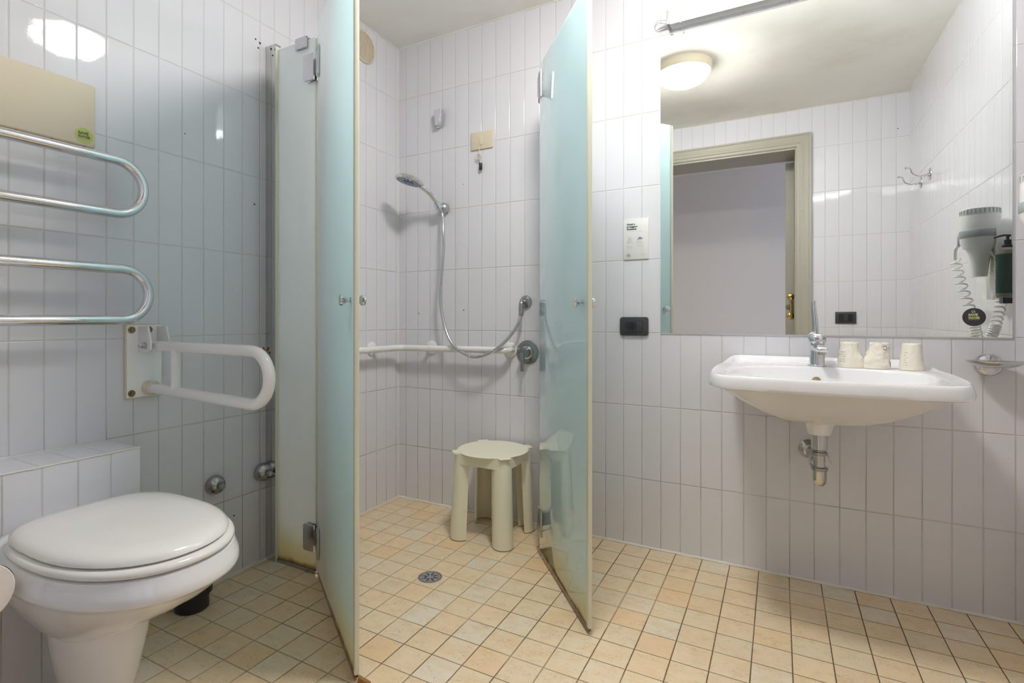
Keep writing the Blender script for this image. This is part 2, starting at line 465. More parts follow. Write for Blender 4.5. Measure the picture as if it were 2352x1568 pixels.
h.tube(catmull([(hx-.004, hy+.018, .955), (hx-.004, hy+.030, .975), (hx-.004, hy+.030, 1.025), (hx-.004, hy+.030, 1.075), (hx-.004, hy+.018, 1.095)], 6), .0075, 12)
part('door_handle', h, 'brass', lf)
part('lock_rose', MB().lathe([(.001, 0), (.018, 0), (.018, .004), (.001, .005)], (hx-.022, hy, 1.02), (0, 1, 0)), 'old_brass', lf)

# screw holes and little marks left on the tiles
def holes(parent, pts, axis, r0, m='dark'):
    for (a, z, rr) in pts:
        o = (a, -.0006, z) if axis == 'y' else (.0006, a, z)
        ax = (0, -1, 0) if axis == 'y' else (1, 0, 0)
        part('screw_hole', MB().lathe([(.0005, 0), (rr, 0), (rr*.8, .0006)], o if axis == 'x' else (a, 0, z), ax, 12), m, parent)
holes(wl, [(-.8636, 2.0042, .0035), (-.8444, 1.998, .0045), (-.8521, 1.976, .0035), (-.8129, 1.405, .0055), (-.823+.026, 1.3688, .0045), (-.955, .215, .003), (-1.137, 1.50+.06, .002)], 'x', 0)
holes(wl, [(-.8693, 1.3726, .0045)], 'x', 0, 'rust')
wb = bpy.data.objects['wall_back']
holes(wb, [(.3987, 1.5936, .0025), (.1311, .9617, .004), (.4012, .9777, .004)], 'y', 0, 'old_brass')
rm = MB(); rm.lathe([(.001, 0), (.027, 0), (.024, .002), (.001, .0025)], (0, -.826, .800), (1, 0, 0), 20)
part('wall_plug', rm, 'yellowed_plastic', wl)
rm = MB()
for a, b in ((0, .014), (-.010, .003), (.010, .003), (.006, -.014), (-.004, .022)):
    rm.lathe([(.0005, 0), (.0045, 0), (.003, .0015)], (.0022, -.826+a, .800+b), (1, 0, 0), 12)
part('rust_spots', rm, 'rust', wl)

# ------------------------------------------------------------------ mirror
MX0, MX1, MZ0, MZ1 = 1.3343, 2.3866, .8778, 2.0733
mi_ = thing('wall_mirror', 'large frameless rectangular mirror above the washbasin', 'mirror', ((MX0+MX1)/2, 0, MZ0))
part('mirror_backing', MB().box(MX0, MX1, -.0045, 0, MZ0-.0015, MZ1), 'white_plastic', mi_)
part('mirror_surface', MB().box(MX0+.0012, MX1-.0012, -.0056, -.0046, MZ0+.0012, MZ1-.0012), 'mirror_silver', mi_)
st = thing('round_sticker', 'dark round sticker with lime SAVE WATER lettering on the mirror', 'sticker', (2.2956, -.006, .9423))
part('sticker_disc', MB().lathe([(.0285, 0), (.0285, .0004)], (2.2956, -.0057, .9423), (0, -1, 0), 48), 'sticker_dark', st)
tm = MB()
text_mb(tm, 'SAVE', (2.2956-.0138, -.0063, .9455), (1, 0, .035), (0, 0, 1), .0105, off=.00045, sx=.98)
text_mb(tm, 'WATER', (2.2956-.0138, -.0063, .9365), (1, 0, .035), (0, 0, 1), .0088, off=.0004, sx=.92)
for k in range(7): tm.box(2.282+k*.0039, 2.285+k*.0039, -.0064, -.0062, .9338+k*.00013, .9346+k*.00013)
part('lettering', tm, 'pale_print', st)
tm = MB().tube([V((2.2938+.0042*math.cos(a), -.0063, .9595+.0042*math.sin(a))) for a in [2*PI*i/24 for i in range(25)]], .0004, 6)
tm.box(2.2908, 2.2934, -.0065, -.0062, .9588, .9602); tm.box(2.2942, 2.2968, -.0065, -.0062, .9588, .9602)
part('emblem', tm, 'white_print', st)

# ------------------------------------------------------------------ lights
fx = thing('fluorescent_light', 'long linear fluorescent light fixed above the mirror', 'wall light', (1.86, 0, 2.10))
b = MB().box(1.372, 2.350, -.020, 0, 2.094, 2.146, .002); b.box(1.374, 2.348, -.046, -.018, 2.092, 2.098, .001, 1)
part('housing', b, 'white_plastic', fx)
part('end_cap', MB().box(1.366, 1.378, -.052, 0, 2.091, 2.148, .002), 'fixture_grey', fx)
part('end_cap', MB().box(2.344, 2.356, -.052, 0, 2.091, 2.148, .002), 'fixture_grey', fx)
part('tube_end', MB().box(1.3785, 1.414, -.050, -.021, 2.099, 2.138, .003), 'end_glow', fx)
b = MB().box(1.4145, 1.423, -.053, -.019, 2.0985, 2.143, .001, 1)
b.prism([(0, 0), (.010, 0), (.005, -.010)], 0, .003, (1.413, -.049, 2.094))
part('retaining_clip', b, 'yellowed_plastic', fx)
rr = [(1.4235, 2.3435)]
pf = [(-.021, 2.099), (-.021, 2.142), (-.030, 2.146), (-.042, 2.144), (-.050, 2.137), (-.053, 2.127), (-.052, 2.108), (-.047, 2.099)]
part('diffuser', MB().loft([[V((x, a, z)) for a, z in pf] for x in (1.4235, 2.3435)]), 'tube_light', fx)
b = MB().tube(catmull([(1.369, -.012, 2.125), (1.350, -.020, 2.128), (1.326, -.012, 2.135), (1.312, -.006, 2.120), (1.318, -.006, 2.103), (1.330, -.014, 2.101)], 6), .0012, 8)
b.lathe([(.007, 0), (.0065, .006), (.004, .030), (.0025, .040)], (1.366, -.018, 2.108), (-1, .1, -.18), 12)
part('power_lead', b, 'fixture_grey', fx)

cl = thing('ceiling_light', 'round white ceiling light with glowing domed glass, seen in the mirror', 'ceiling light', (1.284, -.925, ZC))
part('base_ring', MB().lathe([(.150, 0), (.150, .034), (.144, .044), (.120, .044)], (1.284, -.925, ZC), (0, 0, -1), 48), 'cream_plastic', cl)
pr_ = [(.139, .043), (.137, .054), (.128, .070), (.110, .086), (.083, .099), (.050, .107), (.015, .111), (.001, .1115)]
part('glass_dome', MB().lathe(pr_, (1.284, -.925, ZC), (0, 0, -1), 48), 'dome_light', cl)

# ------------------------------------------------------------------ towel warmer
tw = thing('towel_radiator', 'chrome serpentine towel radiator on the left wall', 'towel radiator', (0, -1.6, 1.15))
X0 = .09
def hair(zt, zb, y0, ye, left=None):
    r = (zt-zb)/2; zc = (zt+zb)/2; yc = ye-r
    return [V((X0, y0, zt)), V((X0, yc, zt))]+[V((X0, yc+r*math.sin(a), zc+r*math.cos(a))) for a in [PI*k/14 for k in range(1, 14)]]+[V((X0, yc, zb)), V((X0, y0, zb))]
p = hair(1.392, 1.239, -1.80, -1.316)
r_ = (1.239-1.081)/2
p += [V((X0, -1.80-r_*math.sin(a), 1.16+r_*math.cos(a))) for a in [PI*k/14 for k in range(1, 14)]]
p += hair(1.081, .9335, -1.80, -1.302)
part('chrome_tube', MB().tube(p, .0140, 20), 'chrome', tw, angle=60)
for z in (1.392, .9335):
    b = MB().tube(fillet([(X0, -1.79, z), (X0, -1.86, z), (.0, -1.86, z)], .03), .0138, 16)
    part('wall_support', b, 'chrome', tw, angle=60)
    part('support_flange', MB().lathe([(.026, 0), (.026, .004), (.018, .010), (.014, .011)], (0, -1.86, z), (1, 0, 0), 28), 'chrome', tw)

# ------------------------------------------------------------------ flush panel with sticker
fp = thing('flush_panel', 'beige plastic cistern cover panel on the left wall above the towel radiator', 'panel', (0, -1.60, 1.43))
part('cover', MB().box(0, .021, -1.79, -1.4095, 1.4275, 1.6095, .007, 4), 'cream_plastic', fp)
for y in (-1.439, -1.515, -1.592): part('cover_clip', MB().box(.0195, .0215, y-.003, y+.003, 1.4215, 1.4285, .0008, 1), 'rust', fp)
part('sticker', MB().lathe([(.0225, 0), (.0225, .0004)], (.0211, -1.4395, 1.4575), (1, 0, 0), 40), 'sticker_green', fp)
tm = MB()
text_mb(tm, 'SAVE', (.0217, -1.4395-.0152, 1.4595), (0, 1, .03), (0, 0, 1), .0118, off=.00055, sx=.98)
text_mb(tm, 'WATER', (.0217, -1.4395-.0155, 1.4505), (0, 1, .03), (0, 0, 1), .0092, off=.0005, sx=.97)
for k in range(8): tm.box(.0215, .0218, -1.4545+k*.0038, -1.4517+k*.0038, 1.4474+k*.0001, 1.4480+k*.0001)
part('lettering', tm, 'olive_print', bpy.data.objects[fp.children[-1].name] if fp.children else fp)

# ------------------------------------------------------------------ toilet
to = thing('toilet', 'white wall-mounted toilet with closed lid', 'toilet', (.45, -1.565, 0))
YT = -1.560
def egg(xb, xf, xm, hw, z, eb=3.0, ef=2.15, n=64, dz=None, yc=YT):
    out = []
    for k in range(n):
        a = 2*PI*k/n; c, s = math.cos(a), math.sin(a)
        e = ef if c > 0 else eb; L = (xf-xm) if c > 0 else (xm-xb)
        q = (abs(c)**e+abs(s)**e)**(-1/e)
        x = xm+L*c*q; y = yc+hw*s*q
        out.append(V((x, y, z+(dz(x, y) if dz else 0))))
    return out
bw = [(.452, .215, .700, .46, .140, 3), (.4535, .205, .728, .47, .168, 3), (.450, .190, .742, .48, .181, 3.2), (.438, .187, .745, .48, .184, 3.4), (.425, .186, .751, .48, .1885, 3.6),
      (.411, .186, .7535, .48, .191, 3.6), (.405, .186, .7515, .48, .1895, 3.6), (.401, .186, .744, .478, .185, 3.4), (.388, .186, .727, .472, .180, 3.2), (.360, .186, .690, .458, .168, 3), (.320, .186, .622, .435, .147, 2.8),
      (.290, .186, .566, .41, .128, 2.6), (.262, .188, .512, .385, .108, 2.5), (.246, .20, .478, .375, .094, 2.4), (.240, .23, .44, .37, .07, 2.4)]
bowl = part('bowl', MB().loft([egg(xb, xf, xm, hw, z, e) for z, xb, xf, xm, hw, e in bw]), 'ceramic', to, angle=60)
pd = [(.268, .26, .476, .375, .098), (.20, .272, .468, .375, .090), (.13, .285, .452, .372, .078), (.07, .298, .432, .368, .066), (.02, .305, .420, .365, .060), (.0, .303, .424, .365, .062)]
part('pedestal', MB().loft([egg(xb, xf, xm, hw, z, 2.2, 2.1) for z, xb, xf, xm, hw in pd]), 'ceramic', to, angle=60)
ss = [(.4545, .275, .728, .48, .166), (.4535, .268, .738, .48, .176), (.457, .264, .743, .48, .181), (.463, .264, .743, .48, .181), (.4685, .268, .738, .48, .177), (.470, .276, .728, .48, .167)]
part('seat', MB().loft([egg(a, b, c, d_, z) for z, a, b, c, d_ in ss]), 'seat_plastic', to, angle=60)
ls = [(.4725, .284, .715, .48, .158), (.4715, .276, .724, .48, .167), (.475, .272, .728, .48, .171), (.481, .273, .726, .48, .170), (.4885, .281, .716, .48, .161), (.4935, .296, .700, .48, .148), (.4965, .325, .665, .48, .120), (.4985, .40, .58, .485, .06)]
part('lid', MB().loft([egg(a, b, c, d_, z, 3.6) for z, a, b, c, d_ in ls]), 'seat_plastic', to, angle=60)
for dy in (-.075, .075):
    part('hinge', MB().lathe([(.012, -.02), (.012, .02)], (.258, YT+dy, .463), (0, 1, 0), 16), 'seat_plastic', to)

# black object on the floor behind the toilet
bh = thing('toilet_brush_holder', 'black round plastic holder on the floor behind the toilet', 'toilet brush holder', (.09, -1.165, 0))
part('holder', MB().lathe([(.046, 0), (.050, .004), (.049, .045), (.060, .052), (.060, .105), (.052, .11), (.048, .10), (.046, .02)], (.085, -1.165, 0), (0, 0, 1), 36), 'black_plastic', bh)

# toilet roll and its holder
RX, RY, RZ = .497, -1.815, .441
tr = thing('toilet_roll', 'white toilet paper roll beside the toilet, cut off by the left edge', 'toilet roll', (RX-.05, RY, RZ))
b = MB().lathe([(.020, 0), (.053, 0), (.055, .002), (.055, .098), (.053, .100), (.020, .100), (.020, 0)], (RX-.1, RY, RZ), (1, 0, 0), 48, caps=False)
part('paper', b, 'tissue', tr)
part('paper_tail', MB().loft([[V((x, RY+.056*math.cos(a), RZ+.056*math.sin(a))) for a in [.3+1.2*k/8 for k in range(9)]] for x in (RX-.098, RX-.001)], False, False, wrap=False), 'paper', tr)
rh = thing('roll_holder', 'chrome toilet roll holder on the wall beside the doorway', 'toilet roll holder', (RX-.13, YF, RZ))
b = MB().tube(fillet([(RX-.125, YF, RZ+.0125), (RX-.125, RY, RZ+.0125), (RX+.004, RY, RZ+.0125)], .012), .007, 14)
part('arm', b, 'chrome', rh)
part('rose', MB().lathe([(.024, 0), (.024, .005), (.012, .010)], (RX-.125, YF, RZ+.0125), (0, 1, 0), 24), 'chrome', rh)

# ------------------------------------------------------------------ fold-down grab rail
gr = thing('support_rail', 'white fold-down support rail projecting beside the toilet', 'grab rail', (0, -1.27, .80))
part('wall_plate', MB().box(0, .011, -1.3262, -1.2165, .6905, .9205, .002, 2), 'yellowed_plastic', gr)
part('plate_face', MB().box(.010, .0135, -1.3225, -1.2205, .6945, .9165, .001, 1), 'white_plastic', gr)
for y_ in (-1.2885, -1.2330):
    part('bracket_plate', MB().prism([(0, .834), (.055, .834), (.067, .842), (.067, .868), (.052, .914), (0, .914)], -.003, .003, (.012, y_, 0), (1, 0, 0), (0, 0, 1), .0008), 'enamel', gr)
yr = -1.2605
rail = [(.03, yr, .8525), (.545, yr, .8505), (.573, yr, .780), (.545, yr, .7085), (.035, yr, .7215)]
rp = [V((.035, yr, .8530)), V((.50, yr, .8500))]
zt, zb = .8500, .7065; rc = (zt-zb)/2
rp += [V((.505+rc*math.sin(a)*.98, yr, (zt+zb)/2+rc*math.cos(a))) for a in [PI*k/16 for k in range(1, 16)]]
rp += [V((.50, yr, .7065)), V((.045, yr, .7205))]
part('rail', MB().tube(rp, .0160, 24), 'enamel', gr, angle=60)
part('strut', MB().tube([(.158, yr, .850), (.158, yr, .717)], .0140, 20), 'enamel', gr)
part('stop_buffer', MB().lathe([(.022, 0), (.0215, .030), (.0165, .036)], (.0135, yr, .7210), (1, 0, 0), 28), 'yellowed_plastic', gr)
b = MB().lathe([(.011, 0), (.011, .006), (.008, .007), (.008, .014), (.005, .019), (.001, .020)], (.052, -1.2915, .855), (0, -1, 0), 6)
part('pivot_nut', b, 'steel', gr, angle=20)
for y, z in ((-1.3105, .903), (-1.3105, .708), (-1.2600, .903)):
    b = MB().lathe([(.0105, 0), (.0105, .002), (.007, .0025)], (.0133, y, z), (1, 0, 0), 20); b.lathe([(.0055, 0), (.0055, .006)], (.0145, y, z), (1, 0, 0), 6)
    part('bolt', b, 'old_brass', gr, angle=20)

# ------------------------------------------------------------------ stop valves
vp = [(.031, 0), (.034, .003), (.034, .010), (.032, .018), (.027, .028), (.020, .034), (.0155, .036), (.0150, .034), (.0105, .034), (.0105, .050), (.0095, .053), (.001, .0535)]
for y, z, lab in ((-1.0335, .351, 'round chrome stop valve on the left wall, nearer the toilet'), (-.838, .3455, 'round chrome stop valve next to the fixed glass panel')):
    t = thing('stop_valve', lab, 'valve', (0, y, z), 'chrome stop valves on the left wall')
    part('escutcheon', MB().lathe(vp[:7]+[(.014, .034)], (0, y, z), (1, 0, 0), 36), 'old_chrome', t)
    part('cap', MB().lathe(vp[8:], (0, y, z), (1, 0, 0), 28), 'old_chrome', t)

# ------------------------------------------------------------------ shower glass
PY = -.806
def hinge_mb(P, Dp, Dd, z):
    """P hinge point, Dp direction into fixed panel, Dd direction into door"""
    P = V(P); Dp = V(Dp).normalized(); Dd = V(Dd).normalized(); Z = V((0, 0, 1)); mb = MB()
    n1 = Dp.cross(Z); n2 = Dd.cross(Z)
    for s_ in (-1, 1):
        mb.prism([(.012, -.048), (.060, -.048), (.066, -.042), (.066, .042), (.060, .048), (.012, .048)], -.0035, .0035, P+Z*z+n1*s_*.009, Dp, Z, .001)
        mb.prism([(.012, -.035), (.028, -.052), (.060, -.052), (.060, .052), (.028, .052), (.012, .035)], -.0035, .0035, P+Z*z+n2*s_*.009, Dd, Z, .001)
    mb.tube([P+Z*(z-.028), P+Z*(z+.028)], .0075, 14)
    mb.prism([(.002, -.026), (.014, -.026), (.014, .026), (.002, .026)], -.006, .006, P+Z*z, Dp, Z)
    mb.prism([(.002, -.026), (.014, -.026), (.014, .026), (.002, .026)], -.006, .006, P+Z*z, Dd, Z)
    return mb
def slab(P, D, a, b, z0, z1, th, bev=.0008):
    P = V(P); D = V(D).normalized()
    return MB().prism([(a, z0), (b, z0), (b, z1), (a, z1)], -th/2, th/2, P, D, (0, 0, 1), bev)
KP = [(.005, 0), (.0055, .010), (.009, .015), (.0145, .020), (.0155, .025), (.0135, .029), (.001, .031)]
def knob(P, n):
    return MB().lathe([(.001, 0), (.008, 0), (.008, .002)]+KP, P, n, 28)

pn = thing('fixed_glass_panel', 'narrow fixed frosted glass panel beside the left wall', 'shower screen', (.16, PY, 0), 'fixed frosted shower panels')
PNG = part('glass', slab((0, PY, 0), (1, 0, 0), .052, .262, .012, 1.972, .008), 'frosted_panel_glass', pn)
b = MB().box(0, .056, PY-.013, PY+.013, .0, 1.995, .001, 1)
part('wall_profile', b, 'profile_chrome', pn)
part('profile_lip', MB().box(.0555, .0585, PY-.0135, PY+.0135, 0, 1.985), 'seal', pn)
part('bottom_channel', MB().box(.052, .266, PY-.009, PY+.009, .0, .014, .001, 1), 'old_chrome', pn)
part('edge_seal', slab((0, PY, 0), (1, 0, 0), .2625, .276, .015, 1.965, .010), 'seal', pn)
b = MB(); 
for s_ in (-1, 1): b.box(.163, .222, PY-.0055+s_*.0085-.003+.0055-.0015, PY+s_*.0085+.003, 1.942, 1.982, .001, 1)
b.box(.163, .222, PY-.012, PY+.012, 1.976, 1.984, .001, 1)
part('glass_clamp', b, 'brushed_chrome', pn)

p2 = thing('fixed_glass_panel', 'fixed frosted glass panel against the back wall behind the right shower door', 'shower screen', (.925, -.12, 0), 'fixed frosted shower panels')
part('glass', MB().box(.921, .929, -.238, -.012, .012, 1.95), 'frosted_panel_glass', p2)
part('wall_profile', MB().box(.912, .938, -.030, 0, 0, 1.96, .001, 1), 'profile_chrome', p2)
part('bottom_channel', MB().box(.916, .934, -.24, -.012, 0, .014, .001, 1), 'old_chrome', p2)

def etch(o, n, m_):
    o.data.materials.append(MATS[m_])
    for p_ in o.data.polygons:
        if p_.normal.dot(n) > .9: p_.material_index = 1
def shower_door(H, F, label, Dp, ztop, knob_at, hz, side):
    H = V(H); F = V(F); D = (F-H); L = D.length; D.normalize(); n = D.cross(V((0, 0, 1)))
    t = thing('shower_door', label, 'shower door', (H.x, H.y, 0), 'frosted glass shower doors')
    etch(part('glass', slab(H, D, .008, L-.004, .018, ztop, .008), 'frosted_door_glass', t), n*side, 'etched_door_glass')
    part('edge_seal', slab(H, D, L-.0045, L+.010, .020, ztop-.002, .013, .002), 'seal', t)
    part('bottom_seal', slab(H, D, .008, L, .006, .022, .012, .001), 'frosted_door_glass', t)
    for z in hz: part('hinge', hinge_mb(H-D*.006, Dp, D, z), 'brushed_chrome', t)
    for s_ in (-1, 1):
        part('knob', knob(H+D*(L-knob_at)+n*s_*.004+V((0, 0, .987)), n*s_), 'chrome', t)
    return t
shower_door((.290, -.822, 0), (.7923, -1.168, 0), 'left frosted glass shower door, swung open towards the toilet', (-1, .0, 0), 1.985, .045, (1.855, .137), 1)
shower_door((.9176, -.258, 0), (1.2587, -.6824, 0), 'right frosted glass shower door, swung open in front of the washbasin wall', (0, 1, 0), 1.945, .045, (1.855, .137), -1)
etch(PNG, V((0, -1, 0)), 'etched_panel_glass')
b = MB().prism([(0, 0), (.035, 0), (.004, .02)], 0, .012, (.800, -1.172, 0), (.83, .55, 0), (0, 0, 1))
tag(part('seal_scrap', b, 'rust'), 'rust-brown scrap of seal on the floor at the tip of the left shower door', 'seal')

# ------------------------------------------------------------------ shower fittings
gb = thing('grab_bar', 'white cornered grab bar running round the shower walls', 'grab bar', (0, 0, .79))
YG = -.06
bp = fillet([(.0, -.745, .790), (.06, -.745, .790), (.06, -.72, .790), (.06, -.06, .787), (.15, YG, .789), (.672, YG, .792), (.672, 0, .792)], .045, 10)
bp = fillet([(0, -.745, .790), (.062, -.745, .790), (.062, -.062, .788), (.672, -.062, .792), (.672, 0, .792)], .042, 10)
part('bar', MB().tube(bp, .0155, 22), 'enamel', gb, angle=60)
fl = [(.034, 0), (.034, .006), (.029, .010), (.018, .012)]
def post(parent, P, n, ln):
    P = V(P); n = V(n)
    o = part('flange', MB().lathe(fl, P, n, 32), 'enamel', parent)
    part('post', MB().tube([P, P+n*ln], .011, 16), 'enamel', o)
post(gb, (0, -.745, .790), (1, 0, 0), .02); post(gb, (0, -.211, .789), (1, 0, 0), .055); post(gb, (.2152, 0, .791), (0, -1, 0), .055); post(gb, (.660, 0, .792), (0, -1, 0), .02)
for p_, q_ in (((.062, -.302, .7885), (.062, -.298, .7885)), ((.235, -.062, .7893), (.239, -.062, .7893))): part('joint_ring', MB().tube([p_, q_], .0165, 22), 'enamel', gb)

# shower hose outlet
ho = thing('hose_outlet', 'chrome shower hose outlet on the back wall', 'shower fitting', (.7361, 0, 1.012))
part('rose', MB().lathe([(.030, 0), (.031, .003), (.028, .009), (.018, .013)], (.7361, 0, 1.012), (0, -1, 0), 36), 'old_chrome', ho)
ex = fillet([(.7361, -.008, 1.012), (.7361, -.052, 1.012), (.7361, -.052, .955)], .014)
part('elbow', MB().tube(ex, .0105, 18), 'old_chrome', ho)
part('hose_nut', MB().lathe([(.0105, 0), (.0115, .004), (.0105, .040), (.008, .042)], (.7361, -.052, .990), (0, 0, -1), 18), 'old_chrome', ho)
mx_ = thing('shower_mixer', 'round chrome shower mixer with a lever pointing down', 'shower mixer', (.7449, 0, .782))
part('wall_plate', MB().lathe([(.055, 0), (.0555, .003), (.053, .006), (.034, .009)], (.7449, 0, .782), (0, -1, 0), 48), 'old_chrome', mx_)
part('body', MB().lathe([(.030, .008), (.030, .014), (.0235, .018), (.0235, .052), (.022, .056), (.001, .057)], (.7449, 0, .782), (0, -1, 0), 36), 'old_chrome', mx_)
part('lever', MB().box(.7385, .7515, -.064, -.054, .700, .784, .002, 2), 'old_chrome', mx_)

# head, bracket, hose
bk = thing('shower_bracket', 'chrome ball-shaped wall bracket holding the shower head', 'shower bracket', (.295, 0, 1.485))
part('ball', MB().lathe([(.016, 0), (.0245, .010), (.0270, .024), (.0245, .036), (.016, .044), (.005, .047)], (.300, 0, 1.483), (-.05, -1, 0), 36), 'brushed_chrome', bk)
K = V((.292, -.062, 1.488))
hd = V((-.25, -.40, .88)).normalized()
part('cradle', MB().lathe([(.0135, -.018), (.0175, -.014), (.0175, .016), (.0150, .019)], K, hd, 24), 'chrome', bk)
sh = thing('hand_shower', 'large round chrome hand shower in its bracket', 'shower head', tuple(K))
hp = catmull([K-hd*.022, K+hd*.02, K+V((-.022, -.045, .058)), K+V((-.044, -.078, .084))], 8)
part('handle', MB().tube(hp, lambda t: .0095+.0045*math.sin(min(1, t*1.5)*PI/2), 20, flat=.9), 'chrome', sh)
HC = V((.213, -.185, 1.597)); ha = V((-.22, -.16, -1.0)).normalized()
rh_ = [(.001, -.020), (.030, -.018), (.055, -.010), (.068, -.001), (.0715, .006), (.0690, .012), (.063, .0135)]
part('head_shell', MB().lathe(rh_, HC, ha, 48), 'chrome', sh)
part('spray_face', MB().lathe([(.001, .0145), (.060, .0145), (.0615, .0125)], HC, ha, 40), 'nozzle_face', sh)
part('centre_disc', MB().lathe([(.026, .0135), (.026, .0165), (.020, .0172), (.001, .0172)], HC, ha, 28), 'nozzle_blue', sh)
aa = ha.cross(V((0, 1, 0))).normalized(); ab = ha.cross(aa)
b = MB()
for rr_, nn in ((.034, 10), (.044, 18), (.054, 24)):
    for k in range(nn):
        a = 2*PI*k/nn+rr_*30
        b.lathe([(.0017, .0143), (.0014, .0165)], HC+aa*rr_*math.cos(a)+ab*rr_*math.sin(a), ha, 6)
tag(part('nozzles', b, 'dark', sh), kind='stuff')
b = MB().lathe([(.004, .010), (.0035, .024)], HC+V((.045, -.045, 0)), ha, 8)
part('mode_tab', b, 'grey_plastic', sh)
hs = thing('shower_hose', 'long grey shower hose looping across the back wall', 'shower hose', (.5, -.06, .76))
pts = [tuple(K-hd*.018), tuple(K-hd*.05), (.3225, -.062, 1.365), (.3245, -.062, 1.27), (.313, -.065, 1.12), (.309, -.068, 1.05), (.318, -.07, .975), (.345, -.075, .885), (.385, -.085, .822), (.440, -.092, .782), (.515, -.098, .760), (.590, -.095, .776), (.650, -.085, .815), (.698, -.072, .868), (.728, -.06, .920), (.7361, -.052, .955)]
part('hose', MB().tube(catmull(pts, 8), .0074, 14), 'brushed_chrome', hs, angle=60)
for x, y, z in ((.497, -.0975, .7615), (.528, -.098, .7605)): part('clear_ring', MB().tube([(x-.0015, y, z), (x+.0015, y, z-.0003)], .0075, 14), 'white_print', hs)
wh = thing('wall_hook_holder', 'angular chrome shower holder high on the back wall', 'shower holder', (.272, 0, 1.93))
part('back_plate', MB().box(.247, .275, -.007, 0, 1.892, 1.968, .002, 2), 'chrome', wh)
q = [(.262, 1.968), (.304, 1.968), (.300, 1.900), (.290, 1.888), (.270, 1.892)]
part('cradle', MB().prism([(a-.012, z+.003) for a, z in q], .012, .040, (0, 0, 0), (1, 0, 0), (0, 0, 1), .003), 'chrome', wh, angle=20)
part('neck', MB().box(.255, .275, -.018, -.004, 1.91, 1.95, .001, 1), 'dark_grey_plastic', wh)

# pull-cord switch
ps = thing('pull_cord_switch', 'cream rectangular wall switch with a knotted pull cord', 'switch', (.506, 0, 1.80))
part('plate', MB().box(.4458, .5659, -.008, 0, 1.7475, 1.8325, .003, 3), 'cream_plastic', ps)
part('rocker', MB().box(.4905, .5155, -.0105, -.004, 1.768, 1.812, .001, 2), 'cream_plastic', ps)
b = MB().tube(catmull([(.494, -.010, 1.772), (.4955, -.014, 1.745), (.4965, -.014, 1.722)], 5), .0018, 8)
kn = []
for i in range(60):
    t = i/59; a = t*2*PI*4.2
    kn.append(V((.499+.008*math.sin(a)*(.4+.6*math.sin(PI*t)), -.016+.005*math.cos(a*1.3), 1.722-.032*t)))
b.tube(kn, .0018, 6)
b.tube(catmull([(.497, -.014, 1.722), (.483, -.014, 1.724), (.476, -.013, 1.712), (.481, -.013, 1.700), (.494, -.014, 1.704)], 6), .0018, 8)
b.tube([(.503, -.015, 1.690), (.505, -.015, 1.678)], .0018, 8)
part('cord', b, 'cord', ps)
part('cord_weight', MB().lathe([(.0075, 0), (.0080, .002), (.0078, .030), (.0062, .033)], (.5055, -.015, 1.679), (0, 0, -1), 18), 'black_plastic', ps)

# vent grille
vg = thing('vent_grille', 'round cream slatted vent grille high on the left shower wall', 'vent grille', (0, -.2666, 2.243))
part('rim', MB().lathe([(.076, 0), (.076, .006), (.070, .011), (.066, .009), (.066, .003)], (0, -.2666, 2.243), (1, 0, 0), 48), 'cream_plastic', vg)
part('backing', MB().lathe([(.066, 0), (.066, .001)], (0, -.2666, 2.243), (1, 0, 0), 40), 'rubber', vg)
b = MB()
for k in range(-7, 8):
    yy = k*.0088; hh = math.sqrt(max(0, .0655**2-yy*yy))
    b.box(.001, .0085, -.2666+yy-.0027, -.2666+yy+.0027, 2.243-hh, 2.243+hh)
part('slats', b, 'cream_plastic', vg)

# drain
dr = thing('floor_drain', 'round grey metal drain in the shower floor', 'drain', (.6448, -.6279, 0))
part('frame', MB().lathe([(.0435, 0), (.0435, .0012), (.0395, .0014), (.0390, .0003)], (.6448, -.6279, 0), (0, 0, 1), 40), 'old_chrome', dr)
part('grate', MB().lathe([(.0385, 0), (.0385, .0010), (.001, .0012)], (.6448, -.6279, 0), (0, 0, 1), 40), 'brushed_chrome', dr)
b = MB()
for k in range(8):
    a = 2*PI*k/8+.2; c_, s_ = math.cos(a), math.sin(a)
    b.prism([(.013, -.002), (.024, -.0022), (.024, .0022), (.013, .002)], .0008, .0017, (.6448, -.6279, 0), (c_, s_, 0), (-s_, c_, 0))
for k in range(8):
    a = 2*PI*k/8+.2
    b.lathe([(.0022, .0008), (.0022, .0016)], (.6448+.030*math.cos(a), -.6279+.030*math.sin(a), 0), (0, 0, 1), 8)
part('slots', b, 'dark', dr)

# ------------------------------------------------------------------ stool
so = thing('shower_stool', 'cream plastic stool with a round seat in the shower', 'stool', (.660, -.175, 0))
SX, SY, SZ = .660, -.178, .370
def seat_r(a):
    k = (a-PI/4) % (PI/2); k = min(k, PI/2-k)
    return .1545+.0250*(1-sst(.135, .185, k))
def sq(a, hs_, rc_):
    c_, s_ = abs(math.cos(a)), abs(math.sin(a)); lo, hi_ = 0, .4
    for _ in range(30):
        m_ = (lo+hi_)/2; x, y = m_*c_, m_*s_
        dx, dy = max(0, x-(hs_-rc_)), max(0, y-(hs_-rc_))
        inside = (x <= hs_ and y <= hs_) and not (dx > 0 and dy > 0 and dx*dx+dy*dy > rc_*rc_)
        if inside: lo = m_
        else: hi_ = m_
    return lo
n_ = 144; angs = [2*PI*k/n_ for k in range(n_)]
def rg(f, z, k=1.0): return [V((SX+f(a)*k*math.cos(a), SY+f(a)*k*math.sin(a), z)) for a in angs]
b = MB().loft([rg(seat_r, SZ-.008, .975), rg(seat_r, SZ-.006, .995), rg(seat_r, SZ-.002, 1.0), rg(seat_r, SZ, .985), rg(seat_r, SZ+.0005, .95), rg(lambda a: .14, SZ-.0005), rg(lambda a: .05, SZ-.0015)])
